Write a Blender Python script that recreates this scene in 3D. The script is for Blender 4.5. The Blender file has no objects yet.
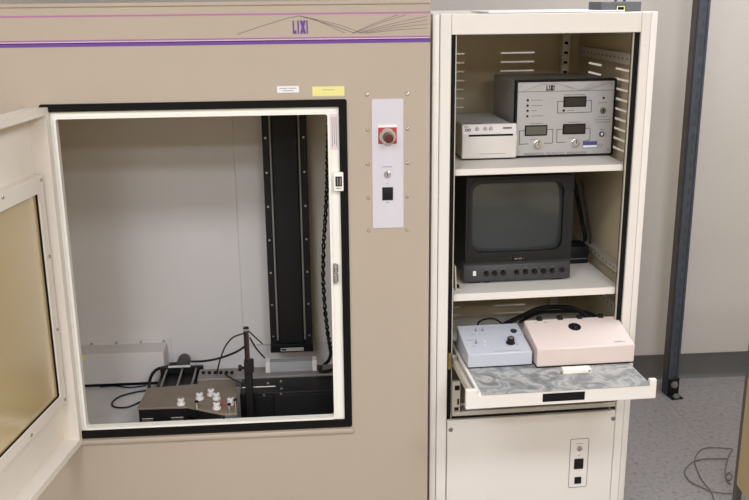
import bpy, bmesh, math, random
from mathutils import Matrix, Vector

random.seed(7)
SC = bpy.context.scene
COL = SC.collection

# ------------------------------------------------------------------ camera
F_PX, CX, CY = 916.5, 374.5, 250.0
PITCH, ROLL, YAW = math.radians(15.53), math.radians(-.546), math.radians(4.483)
CAM = Vector((0, -2.35, 1.55))
_A = Matrix(((1, 0, 0), (0, 0, -1), (0, 1, 0)))
_P = Matrix(((1, 0, 0), (0, math.cos(PITCH), -math.sin(PITCH)), (0, math.sin(PITCH), math.cos(PITCH))))
_Z = Matrix(((math.cos(ROLL), -math.sin(ROLL), 0), (math.sin(ROLL), math.cos(ROLL), 0), (0, 0, 1)))
_Y = Matrix(((math.cos(YAW), -math.sin(YAW), 0), (math.sin(YAW), math.cos(YAW), 0), (0, 0, 1)))
RC = _Z @ _P @ _A @ _Y                       # world -> camera (x right, y down, z forward)
cam_d = bpy.data.cameras.new('camera')
cam_d.sensor_fit = 'HORIZONTAL'
cam_d.sensor_width = 36
cam_d.lens = F_PX * 36 / 749
cam_d.clip_start = .02
cam = bpy.data.objects.new('camera', cam_d)
COL.objects.link(cam)
rot = Matrix((RC[0], -RC[1], -RC[2])).transposed()
cam.matrix_world = Matrix.Translation(CAM) @ rot.to_4x4()
SC.camera = cam

# ------------------------------------------------------------------ world, light, exposure
w = bpy.data.worlds.new('world')
SC.world = w
w.use_nodes = True
w.node_tree.nodes['Background'].inputs[0].default_value = (1, .97, .93, 1)
w.node_tree.nodes['Background'].inputs[1].default_value = .05
LIGHT_POWER = 62
LIGHTS = [(-1.1, -2.05), (1.1, -2.05), (-1.1, -3.5), (1.1, -3.5), (1.75, .2), (-1.1, -5.0), (1.1, -5.0)]  # last two: an unseen row added to soften light in the chamber
CEIL = 2.75
for i, (lx, ly) in enumerate(LIGHTS):
    ld = bpy.data.lights.new('troffer_light', 'AREA')
    ld.shape = 'RECTANGLE'
    ld.size, ld.size_y = 1.16, .56
    ld.energy = LIGHT_POWER * (.70, .70, .74, .74, .62, 1.05, 1.05)[i]
    ld.color = (.80, .875, 1)
    lo = bpy.data.objects.new('troffer_light', ld)
    COL.objects.link(lo)
    lo.location = (lx, ly, CEIL - .045)
SC.view_settings.view_transform = 'Standard'
SC.view_settings.look = 'None'
SC.view_settings.gamma = 1
SC.view_settings.use_curve_mapping = False
SC.view_settings.exposure = -.1

# ------------------------------------------------------------------ pixel -> place helpers
def ray(px, py):
    return RC.transposed() @ Vector(((px - CX) / F_PX, (py - CY) / F_PX, 1))

def atY(px, py, Y):
    r = ray(px, py)
    return CAM + r * ((Y - CAM.y) / r.y)

def atZ(px, py, z):
    r = ray(px, py)
    return CAM + r * ((z - CAM.z) / r.z)

# ------------------------------------------------------------------ materials
def lin(c):
    return tuple((x / 255 / 12.92 if x / 255 <= .04045 else ((x / 255 + .055) / 1.055) ** 2.4) for x in c) + (1,)

def mat(name, rgb, rough=.5, metal=0, var=.04, scale=12, bump=0, bscale=300, spec=.5, coat=0, trans=0, ior=1.45, emit=0, alpha=1):
    m = bpy.data.materials.new(name)
    m.use_nodes = True
    nt = m.node_tree
    b = nt.nodes['Principled BSDF']
    c = lin(rgb)
    tc = nt.nodes.new('ShaderNodeTexCoord')
    n = nt.nodes.new('ShaderNodeTexNoise')
    n.inputs['Scale'].default_value = scale
    n.inputs['Detail'].default_value = 4
    nt.links.new(tc.outputs['Object'], n.inputs['Vector'])
    r = nt.nodes.new('ShaderNodeValToRGB')
    r.color_ramp.elements[0].position = .3
    r.color_ramp.elements[1].position = .7
    r.color_ramp.elements[0].color = tuple(max(0, x * (1 - var)) for x in c[:3]) + (1,)
    r.color_ramp.elements[1].color = tuple(min(1, x * (1 + var)) for x in c[:3]) + (1,)
    nt.links.new(n.outputs['Fac'], r.inputs['Fac'])
    nt.links.new(r.outputs['Color'], b.inputs['Base Color'])
    b.inputs['Roughness'].default_value = rough
    b.inputs['Metallic'].default_value = metal
    b.inputs['Specular IOR Level'].default_value = spec
    b.inputs['Coat Weight'].default_value = coat
    b.inputs['Transmission Weight'].default_value = trans
    b.inputs['IOR'].default_value = ior
    b.inputs['Alpha'].default_value = alpha
    if emit:
        b.inputs['Emission Color'].default_value = c
        b.inputs['Emission Strength'].default_value = emit
    if bump:
        n2 = nt.nodes.new('ShaderNodeTexNoise')
        n2.inputs['Scale'].default_value = bscale
        n2.inputs['Detail'].default_value = 3
        nt.links.new(tc.outputs['Object'], n2.inputs['Vector'])
        bp = nt.nodes.new('ShaderNodeBump')
        bp.inputs['Strength'].default_value = bump
        bp.inputs['Distance'].default_value = .002
        nt.links.new(n2.outputs['Fac'], bp.inputs['Height'])
        nt.links.new(bp.outputs['Normal'], b.inputs['Normal'])
    return m

def mat_floor():
    m = mat('speckled_vinyl', (150, 142, 138), .42, var=.0)
    nt = m.node_tree
    b = nt.nodes['Principled BSDF']
    tc = nt.nodes.new('ShaderNodeTexCoord')
    geo = nt.nodes.new('ShaderNodeNewGeometry')
    v = nt.nodes.new('ShaderNodeTexNoise')
    v.inputs['Scale'].default_value = 60
    v.inputs['Detail'].default_value = 6
    v.inputs['Roughness'].default_value = .7
    nt.links.new(geo.outputs['Position'], v.inputs['Vector'])
    r = nt.nodes.new('ShaderNodeValToRGB')
    e = r.color_ramp.elements
    e[0].position, e[0].color = .33, lin((98, 91, 87))
    e[1].position, e[1].color = .46, lin((130, 124, 122))
    x = e.new(.62); x.color = lin((136, 130, 128))
    x = e.new(.72); x.color = lin((152, 147, 145))
    nt.links.new(v.outputs['Fac'], r.inputs['Fac'])
    nt.links.new(r.outputs['Color'], b.inputs['Base Color'])
    return m

def mat_marble():
    m = mat('marbled_vinyl', (140, 140, 136), .4, var=0)
    nt = m.node_tree
    b = nt.nodes['Principled BSDF']
    tc = nt.nodes.new('ShaderNodeTexCoord')
    v = nt.nodes.new('ShaderNodeTexNoise')
    v.inputs['Scale'].default_value = 15
    v.inputs['Detail'].default_value = 5
    v.inputs['Distortion'].default_value = 1.6
    nt.links.new(tc.outputs['Object'], v.inputs['Vector'])
    r = nt.nodes.new('ShaderNodeValToRGB')
    e = r.color_ramp.elements
    e[0].position, e[0].color = .36, lin((112, 113, 112))
    e[1].position, e[1].color = .5, lin((140, 140, 138))
    x = e.new(.58); x.color = lin((176, 172, 166))
    x = e.new(.66); x.color = lin((134, 134, 133))
    nt.links.new(v.outputs['Fac'], r.inputs['Fac'])
    nt.links.new(r.outputs['Color'], b.inputs['Base Color'])
    return m

M = {
    'floor': mat_floor(), 'marble': mat_marble(),
    'wall': mat('wall_paint', (186, 178, 170), .8, var=.02, scale=3, bump=.15, bscale=120),
    'wall_white': mat('room_wall_paint', (208, 192, 158), .85, var=.02, scale=3),
    'ceiling': mat('ceiling_tile_paint', (225, 222, 215), .9, var=.03),
    'base': mat('cove_base_rubber', (84, 82, 81), .55, var=.04),
    'tan': mat('tan_cabinet_paint', (177, 161, 143), .5, var=.02, scale=2.5, bump=.10, bscale=500),
    'pink': mat('pink_stripe_print', (172, 110, 152), .5, var=.02),
    'purple': mat('purple_stripe_print', (104, 62, 140), .5, var=.02),
    'lilac': mat('lilac_stripe_print', (206, 176, 205), .5, var=.02),
    'ink': mat('dark_line_print', (105, 92, 92), .6),
    'ink_black': mat('black_print', (20, 18, 19), .6, spec=.2),
    'ink_grey': mat('grey_print', (120, 114, 112), .6),
    'gasket': mat('black_rubber_gasket', (15, 12, 10), .7, var=.08, spec=.2),
    'white': mat('white_frame_enamel', (238, 232, 220), .38, var=.02, scale=4),
    'door': mat('door_enamel', (224, 213, 200), .42, var=.02, scale=4),
    'chamber': mat('chamber_paint', (205, 198, 194), .6, var=.02, scale=3),
    'chamber_bounce': mat('chamber_warm_bounce', (240, 216, 144), .6, var=.02, scale=3),  # cream invented for the unseen chamber faces, bounces warm light onto the back wall
    'chamber_seam': mat('chamber_seam', (140, 132, 120), .7),
    'chamber_floor': mat('chamber_floor_paint', (206, 201, 199), .5, var=.04),
    'glass_lead': mat('leaded_glass', (214, 188, 136), .22, trans=.4, var=0, ior=1.18, spec=.3),
    'yellow': mat('yellow_label', (226, 218, 138), .6, var=.02),
    'paper': mat('white_label', (230, 226, 224), .6, var=.02),
    'pinkpaper': mat('pinkish_label', (222, 204, 204), .6, var=.02),
    'lilac_plate': mat('lilac_plate_paint', (206, 199, 204), .4, var=.01),
    'red': mat('red_print', (176, 52, 46), .5),
    'redbtn': mat('red_button_plastic', (84, 26, 26), .3, coat=.3),
    'chrome': mat('bright_metal', (205, 203, 200), .22, metal=1, var=.02),
    'steel': mat('dull_steel', (165, 162, 158), .38, metal=1, var=.04),
    'brass': mat('brass', (160, 140, 80), .35, metal=1),
    'rack': mat('rack_cream_paint', (226, 217, 207), .42, var=.015, scale=4, bump=.06, bscale=500),
    'rack_shade': mat('rack_inside_shade_tone', (198, 182, 152), .55, var=.02, scale=4),  # rack cream with the warm shadow tone of the bays put into the colour
    'rail': mat('zinc_rail', (196, 188, 174), .45, metal=.3, var=.04),
    'black': mat('black_anodised', (20, 19, 20), .45, var=.1, spec=.3),
    'blackp': mat('black_plastic', (22, 21, 22), .5, var=.06, bump=.08, bscale=900, spec=.3),
    'darkgrey': mat('dark_grey_plastic', (64, 62, 62), .5, var=.05, bump=.08, bscale=900),
    'mon': mat('monitor_charcoal_plastic', (20, 19, 20), .5, var=.04, bump=.08, bscale=900),
    'mon_low': mat('monitor_grey_plastic', (60, 59, 59), .5, var=.04, bump=.08, bscale=900),
    'crt': mat('crt_glass', (50, 53, 52), .12, var=.02, coat=.4),
    'printer': mat('printer_plastic', (214, 206, 199), .45, var=.02),
    'printer_top': mat('printer_top_metal', (172, 166, 160), .45, var=.03),
    'panel_al': mat('brushed_panel', (178, 173, 170), .42, metal=.15, var=.02, scale=30),
    'case_grey': mat('case_grey_paint', (150, 145, 138), .5, var=.04),
    'lcd': mat('lcd_window', (44, 38, 36), .2, var=.03),
    'lcd_lit': mat('lcd_glass', (92, 92, 80), .25, var=.03),
    'blue': mat('blue_label', (74, 76, 128), .5),
    'bluegrey': mat('blue_grey_enamel', (188, 189, 196), .42, var=.015),
    'pinkbeige': mat('pinkish_beige_enamel', (214, 196, 187), .42, var=.015),
    'ivory': mat('ivory_plastic', (238, 230, 214), .4, var=.01),
    'brownplate': mat('weathered_brown_plate', (128, 114, 100), .48, metal=.25, var=.08, scale=25),
    'ledge': mat('grey_ledge_metal', (132, 126, 122), .45, metal=.3, var=.06),
    'nylon': mat('white_nylon', (214, 208, 206), .4, var=.02),
    'acryl': mat('clear_acrylic', (205, 205, 205), .12, trans=.6, var=0, ior=1.49),
    'rodred': mat('dark_red_rod', (58, 28, 24), .4),
    'bluebox': mat('slate_box_paint', (98, 99, 103), .5, var=.05),
    'strut': mat('blue_grey_strut_steel', (72, 77, 86), .45, metal=.3, var=.12, scale=30),
    'strutedge': mat('strut_edge_steel', (96, 90, 86), .5, metal=.3, var=.12, scale=30),
    'strutslot': mat('strut_slot_shadow', (56, 60, 67), .6),
    'wood': mat('tan_laminate', (196, 173, 132), .5, var=.03),
    'edgegrey': mat('dark_edge_band', (98, 92, 84), .5),
    'wood_grey': mat('grey_laminate', (150, 140, 124), .5, var=.03),
    'cord': mat('brown_cord', (104, 92, 82), .6),
    'diffuser': mat('lamp_diffuser', (255, 248, 238), .6, var=0, emit=2.2),
}

# ------------------------------------------------------------------ mesh builder
class MB:
    def __init__(s):
        s.b = bmesh.new()
    def box(s, x0, x1, y0, y1, z0, z1, bev=0, seg=1):
        t = bmesh.new()
        bmesh.ops.create_cube(t, size=1)
        for v in t.verts:
            v.co = Vector((x0 + (v.co.x + .5) * (x1 - x0), y0 + (v.co.y + .5) * (y1 - y0), z0 + (v.co.z + .5) * (z1 - z0)))
        if bev:
            bmesh.ops.bevel(t, geom=t.edges[:], offset=bev, segments=seg, affect='EDGES', profile=.5)
        return s.merge(t)
    def merge(s, t, mtx=None):
        if mtx is not None:
            bmesh.ops.transform(t, matrix=mtx, verts=t.verts[:])
        me = bpy.data.meshes.new('tmp')
        t.to_mesh(me); t.free()
        s.b.from_mesh(me)
        bpy.data.meshes.remove(me)
        return s
    def prism(s, pts, d, bev=0):
        """closed polygon pts (3d) extruded along d"""
        t = bmesh.new()
        d = Vector(d)
        a = [t.verts.new(p) for p in pts]
        b = [t.verts.new(Vector(p) + d) for p in pts]
        t.faces.new(a[::-1]); t.faces.new(b)
        n = len(pts)
        for i in range(n):
            t.faces.new((a[i], a[(i + 1) % n], b[(i + 1) % n], b[i]))
        bmesh.ops.recalc_face_normals(t, faces=t.faces[:])
        if bev:
            bmesh.ops.bevel(t, geom=t.edges[:], offset=bev, segments=1, affect='EDGES')
        return s.merge(t)
    def lathe(s, prof, c, axis, n=24):
        """prof: list of (radius, along); c start point; axis direction"""
        t = bmesh.new()
        q = Vector((0, 0, 1)).rotation_difference(Vector(axis).normalized()).to_matrix()
        rings = []
        for r, h in prof:
            if r < 1e-6:
                rings.append([t.verts.new(Vector(c) + q @ Vector((0, 0, h)))])
            else:
                rings.append([t.verts.new(Vector(c) + q @ Vector((r * math.cos(2 * math.pi * k / n), r * math.sin(2 * math.pi * k / n), h))) for k in range(n)])
        for A, B in zip(rings, rings[1:]):
            for k in range(n):
                k2 = (k + 1) % n
                if len(A) == 1 and len(B) > 1: t.faces.new((A[0], B[k2], B[k]))
                elif len(B) == 1 and len(A) > 1: t.faces.new((A[k], A[k2], B[0]))
                elif len(A) > 1: t.faces.new((A[k], A[k2], B[k2], B[k]))
        if len(rings[0]) > 1: t.faces.new(rings[0][::-1])
        if len(rings[-1]) > 1: t.faces.new(rings[-1])
        bmesh.ops.recalc_face_normals(t, faces=t.faces[:])
        return s.merge(t)
    def cyl(s, a, b, r, n=16):
        a, b = Vector(a), Vector(b)
        return s.lathe([(r, 0), (r, (b - a).length)], a, b - a, n)
    def tube(s, pts, r, n=8, sub=6):
        """smooth tube through points (Catmull-Rom)"""
        P = [Vector(p) for p in pts]
        Q = []
        for i in range(len(P) - 1):
            p0 = P[max(i - 1, 0)]; p1 = P[i]; p2 = P[i + 1]; p3 = P[min(i + 2, len(P) - 1)]
            for k in range(sub):
                t = k / sub
                Q.append(.5 * ((2 * p1) + (p2 - p0) * t + (2 * p0 - 5 * p1 + 4 * p2 - p3) * t * t + (3 * p1 - p0 - 3 * p2 + p3) * t ** 3))
        Q.append(P[-1])
        t = bmesh.new()
        rings = []
        up = Vector((.13, .21, 1)).normalized()
        for i, p in enumerate(Q):
            d = (Q[min(i + 1, len(Q) - 1)] - Q[max(i - 1, 0)]).normalized()
            x = d.cross(up)
            if x.length < .05: x = d.cross(Vector((1, 0, 0)))
            x.normalize(); y = d.cross(x)
            rings.append([t.verts.new(p + r * (math.cos(2 * math.pi * k / n) * x + math.sin(2 * math.pi * k / n) * y)) for k in range(n)])
        for A, B in zip(rings, rings[1:]):
            for k in range(n):
                t.faces.new((A[k], A[(k + 1) % n], B[(k + 1) % n], B[k]))
        t.faces.new(rings[0][::-1]); t.faces.new(rings[-1])
        bmesh.ops.recalc_face_normals(t, faces=t.faces[:])
        return s.merge(t)
    def ring(s, o, i, y0, y1, ro=0, ri=0, seg=4):
        """rectangular ring in XZ, o/i = (x0,x1,z0,z1), from y0 (front) to y1 (back)"""
        def rr(q, r):
            x0, x1, z0, z1 = q
            out = []
            for cx, cz, a0 in ((x1 - r, z1 - r, 0), (x0 + r, z1 - r, 90), (x0 + r, z0 + r, 180), (x1 - r, z0 + r, 270)):
                for k in range(seg + 1):
                    a = math.radians(a0 + 90 * k / seg)
                    out.append((cx + r * math.cos(a), cz + r * math.sin(a)))
            return out
        t = bmesh.new()
        A, B = rr(o, max(ro, 1e-5)), rr(i, max(ri, 1e-5))
        va = [t.verts.new((x, y0, z)) for x, z in A]; vb = [t.verts.new((x, y0, z)) for x, z in B]
        wa = [t.verts.new((x, y1, z)) for x, z in A]; wb = [t.verts.new((x, y1, z)) for x, z in B]
        n = len(A)
        for k in range(n):
            j = (k + 1) % n
            t.faces.new((va[k], va[j], vb[j], vb[k]))
            t.faces.new((wa[k], wb[k], wb[j], wa[j]))
            t.faces.new((va[k], wa[k], wa[j], va[j]))
            t.faces.new((vb[k], vb[j], wb[j], wb[k]))
        bmesh.ops.recalc_face_normals(t, faces=t.faces[:])
        return s.merge(t)
    def rrect(s, q, y0, y1, r=.004, seg=4):
        x0, x1, z0, z1 = q
        pts = []
        for cx, cz, a0 in ((x1 - r, z1 - r, 0), (x0 + r, z1 - r, 90), (x0 + r, z0 + r, 180), (x1 - r, z0 + r, 270)):
            for k in range(seg + 1):
                a = math.radians(a0 + 90 * k / seg)
                pts.append((cx + r * math.cos(a), y0, cz + r * math.sin(a)))
        return s.prism(pts, (0, y1 - y0, 0))
    def xf(s, m):
        bmesh.ops.transform(s.b, matrix=m, verts=s.b.verts[:])
        return s

I4 = Matrix.Identity(4)
WM = {}

def smooth(me, ang=35):
    for p in me.polygons: p.use_smooth = True
    try:
        me.set_sharp_from_angle(angle=math.radians(ang))
    except Exception:
        pass

def thing(name, label, cat, loc=(0, 0, 0), rz=0, group=None):
    o = bpy.data.objects.new(name, None)
    o.empty_display_size = .05
    COL.objects.link(o)
    o.location = loc
    o.rotation_euler = (0, 0, rz)
    o['label'] = label; o['category'] = cat
    if group: o['group'] = group
    WM[o] = Matrix.Translation(loc) @ Matrix.Rotation(rz, 4, 'Z')
    return o

def part(name, mb, m, parent, T=I4, label=None):
    """mesh given in frame T (default world), stored under parent"""
    mb.xf(WM[parent].inverted() @ T)
    me = bpy.data.meshes.new(name)
    mb.b.to_mesh(me); mb.b.free()
    me.materials.append(M[m])
    smooth(me)
    o = bpy.data.objects.new(name, me)
    COL.objects.link(o)
    o.parent = parent
    WM[o] = WM[parent].copy()
    if label: o['label'] = label
    if name.endswith('print') or name.endswith('lines') or name in ('side_print',): o['kind'] = 'stuff'
    return o

def single(name, mb, m, label, cat, base, rz=0, T=I4, group=None):
    """a thing that is one mesh; base = its origin in world"""
    W = Matrix.Translation(base) @ Matrix.Rotation(rz, 4, 'Z')
    mb.xf(W.inverted() @ T)
    me = bpy.data.meshes.new(name)
    mb.b.to_mesh(me); mb.b.free()
    me.materials.append(M[m]); smooth(me)
    o = bpy.data.objects.new(name, me)
    COL.objects.link(o)
    o.location = base; o.rotation_euler = (0, 0, rz)
    WM[o] = W
    if label: o['label'] = label; o['category'] = cat
    if group: o['group'] = group
    return o

def struct(name, mb, m):
    o = single(name, mb, m, None, None, (0, 0, 0))
    o['kind'] = 'structure'
    return o

def copies(name, mb, m, parent, mats):
    """one shared mesh, one child per world matrix"""
    me = bpy.data.meshes.new(name)
    mb.b.to_mesh(me); mb.b.free()
    me.materials.append(M[m]); smooth(me)
    out = []
    for W in mats:
        o = bpy.data.objects.new(name, me)
        COL.objects.link(o)
        o.parent = parent
        o.matrix_local = WM[parent].inverted() @ W
        WM[o] = W.copy()
        out.append(o)
    return out

TR = Matrix.Translation

def lixi(q, y0, y1):
    """the four block letters, q=(x0,x1,z0,z1) on a plane y"""
    x0, x1, z0, z1 = q
    W, H = x1 - x0, z1 - z0
    mb = MB()
    X = lambda a: x0 + a * W
    Zz = lambda a: z0 + a * H
    mb.box(X(0), X(.10), y0, y1, Zz(.0), Zz(1))
    mb.box(X(.1001), X(.24), y0, y1, Zz(0), Zz(.26))
    mb.box(X(.31), X(.41), y0, y1, Zz(.0), Zz(1))
    d = (0, y1 - y0, 0)
    mb.prism([(X(.47), y0, Zz(1)), (X(.64), y0, Zz(1)), (X(.88), y0, Zz(0)), (X(.71), y0, Zz(0))], d)
    y0 -= .0001
    mb.prism([(X(.71), y0, Zz(1)), (X(.88), y0, Zz(1)), (X(.64), y0, Zz(0)), (X(.47), y0, Zz(0))], (0, y1 - y0, 0))
    mb.box(X(.585), X(.765), y0 - .0002, y1, Zz(.33), Zz(.67))
    mb.box(X(.91), X(1.0), y0, y1, Zz(.0), Zz(1))
    return mb

def dashes(spans, z, h, y0, y1):
    mb = MB()
    for a, b in spans: mb.box(a, b, y0, y1, z, z + h)
    return mb

def line(p, q, wd, y0, y1):
    """thin stroke between p and q in the XZ plane"""
    dx, dz = q[0] - p[0], q[1] - p[1]
    L = math.hypot(dx, dz)
    nx, nz = -dz / L * wd / 2, dx / L * wd / 2
    return [(p[0] + nx, y0, p[1] + nz), (q[0] + nx, y0, q[1] + nz), (q[0] - nx, y0, q[1] - nz), (p[0] - nx, y0, p[1] - nz)], (0, y1 - y0, 0)

# ================================================================== the room
XL, XR, YF, YB = -2.6, 2.9, -6.2, 1.085
fl = struct('floor', MB().box(XL - .1, XR + .1, YF - .1, YB + .1, -.12, -.003), 'floor')
T0 = .305
tm = []
nx, ny = int((XR - XL) / T0) + 1, int((YB - YF) / T0) + 1
for i in range(nx):
    for j in range(ny):
        tm.append(TR((XR + .03 - (i + .5) * T0, YB - .09 - (j - .5) * T0, 0)))
copies('floor_tile', MB().box(-T0 / 2 + .0003, T0 / 2 - .0003, -T0 / 2 + .0003, T0 / 2 - .0003, -.003, 0), 'floor', fl, sorted(tm, key=lambda m_: (m_.translation - Vector((1.3, -.6, 0))).length)[:300])
struct('wall_back', MB().box(XL - .1, XR + .1, YB, YB + .1, -.003, CEIL), 'wall')
struct('wall_left', MB().box(XL - .1, XL, YF, YB, -.003, CEIL), 'wall_white')
struct('wall_right', MB().box(XR, XR + .1, YF, YB, -.003, CEIL), 'wall_white')
struct('wall_front', MB().box(XL - .1, XR + .1, YF - .1, YF, -.003, CEIL), 'wall_white')
struct('ceiling', MB().box(XL - .1, XR + .1, YF - .1, YB + .1, CEIL, CEIL + .1), 'ceiling')
bb = MB().prism([(XL, YB - .004, .106), (XL, YB, .106), (XL, YB, 0), (XL, YB - .016, 0), (XL, YB - .010, .006), (XL, YB - .005, .018)], (XR - XL, 0, 0))
struct('baseboard_back', bb, 'base')
for k, (lx, ly) in enumerate(LIGHTS):
    where = ['above the front of the cabinet', 'above the front of the equipment rack', 'in the second row on the cabinet side', 'in the second row on the rack side', 'near the back wall', 'in the unseen row added for softer light on the cabinet side', 'in the unseen row added for softer light on the rack side']
    t = thing('ceiling_light', 'white recessed fluorescent ceiling light ' + where[k], 'ceiling light', (lx, ly, CEIL), group='ceiling lights')
    part('housing', MB().ring((lx - .61, lx + .61, -.31, .31), (lx - .585, lx + .585, -.285, .285), 0, .03).xf(TR((0, ly, CEIL - .03)) @ Matrix.Rotation(math.radians(90), 4, 'X') @ TR((0, 0, 0))), 'white', t)
    part('diffuser', MB().box(lx - .585, lx + .585, ly - .285, ly + .285, CEIL - .02, CEIL - .004), 'diffuser', t)

# ================================================================== the inspection cabinet
CL, CR, CT, CD = -.98, .3305, 1.5345, .96
cab = thing('inspection_cabinet', 'large tan steel inspection cabinet with an open white door and purple stripes', 'cabinet', ((CL + CR) / 2, CD / 2, 0))
# hole of the front sheet
gx0, gx1 = atY(38, 270, 0).x + .012, atY(349.3, 262, 0).x
gz0, gz1 = atY(220, 431.8, 0).z, atY(200, 101.5, 0).z
gx0 = -.648
body = part('body', MB().box(CL, CL + .004, .0, CD, .0, CT).box(CR - .004, CR, .0, CD, .0, CT).box(CL, CR, .004, CD, CT - .004, CT)
            .box(CL, CR, CD - .004, CD, 0, CT).box(CL + .004, CR - .004, .01, CD, .0, .02), 'tan', cab)
fp = MB().ring((CL, CR, .0, CT), (gx0, gx1, gz0, gz1), -.002, .012, .002, .006)
part('front_panel', fp, 'tan', cab)
# sill lip below the opening and beveled top edge
part('sill_lip', MB().box(gx0 + .02, gx1 + .004, -.011, -.002, gz0 - .017, gz0 - .0035, .003, 2), 'tan', cab)
part('top_edge_trim', MB().box(CL, CR, -.006, .01, CT - .006, CT + .004, .002), 'tan', cab)
# black gasket
wx0, wx1 = atY(51, 112, 0).x, atY(338.6, 107, 0).x
wz1, wz0 = atY(200, 109.2, 0).z, atY(220, 424.8, 0).z
wx0 = -.632
part('gasket', MB().ring((gx0, gx1, gz0, gz1), (wx0 - .002, wx1, wz0, wz1), -.0055, .03, .006, .001), 'gasket', cab)
# white door frame
ix0, ix1 = atY(58.5, 118, .0).x, atY(329, 115, .0).x
ix0, ix1 = -.612, atY(328.5, 200, 0).x + .002
iz1, iz0 = atY(200, 116.6, .0).z, atY(220, 422.2, .0).z
part('door_frame', MB().ring((wx0, wx1, wz0, wz1), (ix0 - .006, ix1 + .006, iz0 - .006, iz1 + .006), .003, .030, .002, .009), 'white', cab)
part('frame_lip', MB().ring((ix0 - .006, ix1 + .006, iz0 - .006, iz1 + .006), (ix0, ix1, iz0, iz1), -.002, .022, .009, .006), 'white', cab)
# chamber shell
FZ, BY = .322, .56
chx0, chx1, chz1 = -.93, .26, 1.42
part('chamber_wall', MB().box(chx0, chx1, BY, BY + .01, FZ - .05, chz1), 'chamber', cab)
part('chamber_wall', MB().box(chx0 - .01, chx0, .038, BY + .01, FZ - .05, chz1), 'chamber_bounce', cab)
part('chamber_wall', MB().box(chx1, chx1 + .01, .038, BY + .01, FZ - .05, chz1), 'chamber_bounce', cab)
part('chamber_wall', MB().ring((chx0 - .01, chx1 + .01, FZ - .05, chz1), (ix0 - .012, ix1 + .012, iz0 - .014, iz1 + .012), .0305, .038, .001, .006), 'chamber_bounce', cab)
part('chamber_ceiling', MB().box(chx0 - .01, chx1 + .01, .038, BY + .01, chz1, chz1 + .01), 'chamber_bounce', cab)
part('chamber_floor', MB().box(chx0 - .01, chx1 + .01, .038, BY + .01, FZ - .06, FZ), 'chamber_floor', cab)
# mounting plate on the chamber's back wall
mpx = atY(238, 230, BY - .012).x
mpz = atY(255, 345, BY - .012).z
part('mounting_plate', MB().box(mpx, chx1 - .005, BY - .010, BY, mpz, chz1 - .01, .001), 'chamber', cab)

# stripes and print on the header
def stripe(name, py, wpx, m):
    z = (atY(0, py, 0).z + atY(428, py - 3.9, 0).z) / 2
    h = wpx * .00262
    part(name, MB().box(CL + .001, CR - .0005, -.0026, -.002, z - h / 2, z + h / 2), m, cab)
stripe('pink_stripe', 16.6, 1.6, 'pink')
stripe('pink_stripe', 40.9, 1.3, 'pink')
stripe('lilac_stripe', 42.5, 2.2, 'lilac')
stripe('purple_stripe', 44.9, 3.7, 'purple')
a, b = atY(292.5, 20.6, 0), atY(308, 33.6, 0)
part('logo_lettering', lixi((a.x, b.x, b.z, a.z), -.0028, -.002), 'purple', cab, label='purple block letters LIXI')
mb = MB()
def wv(pts, wd=.0016):
    for p, q in zip(pts, pts[1:]):
        A, B = atY(*p, 0), atY(*q, 0)
        l = line((A.x, A.z), (B.x, B.z), wd, -.0028, -.002)
        mb.prism(*l)
wv([(237, 34.4), (262, 26), (288, 18), (299, 15.8), (312, 18.4), (330, 26), (345, 33)], .0012)
wv([(299, 15.8), (316, 20.5), (335, 26), (355, 33.4)], .0012)
wv([(312, 18.4), (340, 25), (362, 33)], .0009)
for k, (sx, sy, ex, ey) in enumerate([(352, 33.4, 398, 14.6), (354, 33, 406, 14.6), (357, 33, 427, 16), (360, 33, 427, 20), (363, 33.2, 427, 24), (366, 33.4, 427, 28)]):
    wv([(sx, sy), ((sx + ex) / 2, (sy + ey) / 2 - 1), (ex, ey)], .0009)
part('wave_lines', mb, 'ink', cab)
# stickers
def decal(name, q, m, y=-.0028, T=.0006, label=None):
    a, b = atY(q[0], q[1], 0), atY(q[2], q[3], 0)
    return part(name, MB().box(a.x, b.x, y, y + T + .0004, b.z, a.z), m, cab, label=label), (a.x, b.x, b.z, a.z)
o, q = decal('white_label', (277, 86.2, 299, 92.3), 'paper')
part('label_print', dashes([(q[0] + .006, q[0] + .026), (q[0] + .029, q[1] - .006)], q[2] + .010, .0014, -.0032, -.0028).box(q[0] + .014, q[1] - .014, -.0032, -.0028, q[2] + .004, q[2] + .0054), 'ink_grey', o)
o, q = decal('yellow_label', (312.2, 86.6, 344.4, 95.6), 'yellow')
part('label_print', dashes([(q[0] + .026, q[1] - .026)], q[2] + .015, .0010, -.0032, -.0028), 'ink_grey', o)
for x in ((261, 275), (294, 303)):
    p, q_ = atZ(x[0], 2.4, CT), atZ(x[1], 2.4, CT)
    part('tape_strip', MB().box(p.x, q_.x, .03, .16, CT, CT + .0012), 'yellow', cab)
# control plate
a, b = atY(371.5, 99, 0), atY(403.4, 227, 0)
PQ = (a.x, b.x, b.z, a.z)
plate = part('control_plate', MB().rrect(PQ, -.004, -.002, .004), 'lilac_plate', cab)
riv = []
rz0, rz1 = atY(387, 94.4, 0).z, atY(387, 230, 0).z
for sx in (atY(367.9, 162, 0).x, atY(407.2, 162, 0).x):
    for k in range(5):
        riv.append(TR((sx, -.002, rz0 + (rz1 - rz0) * k / 4)))
copies('rivet', MB().lathe([(.0052, 0), (.0050, .0012), (.0036, .0026), (0, .0032)], (0, 0, 0), (0, -1, 0), 14), 'chrome', cab, riv)
c = atY(387.3, 136, 0)
a, b = atY(378, 127.3, 0), atY(396.6, 143.3, 0)
es = part('emergency_stop', MB().box(a.x, b.x, -.0052, -.004, b.z, a.z, .0004), 'red', plate, label='square red backing of the stop button')
part('stop_legend', MB().box(a.x, b.x, -.0054, -.004, a.z, a.z + .007), 'paper', plate)
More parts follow.
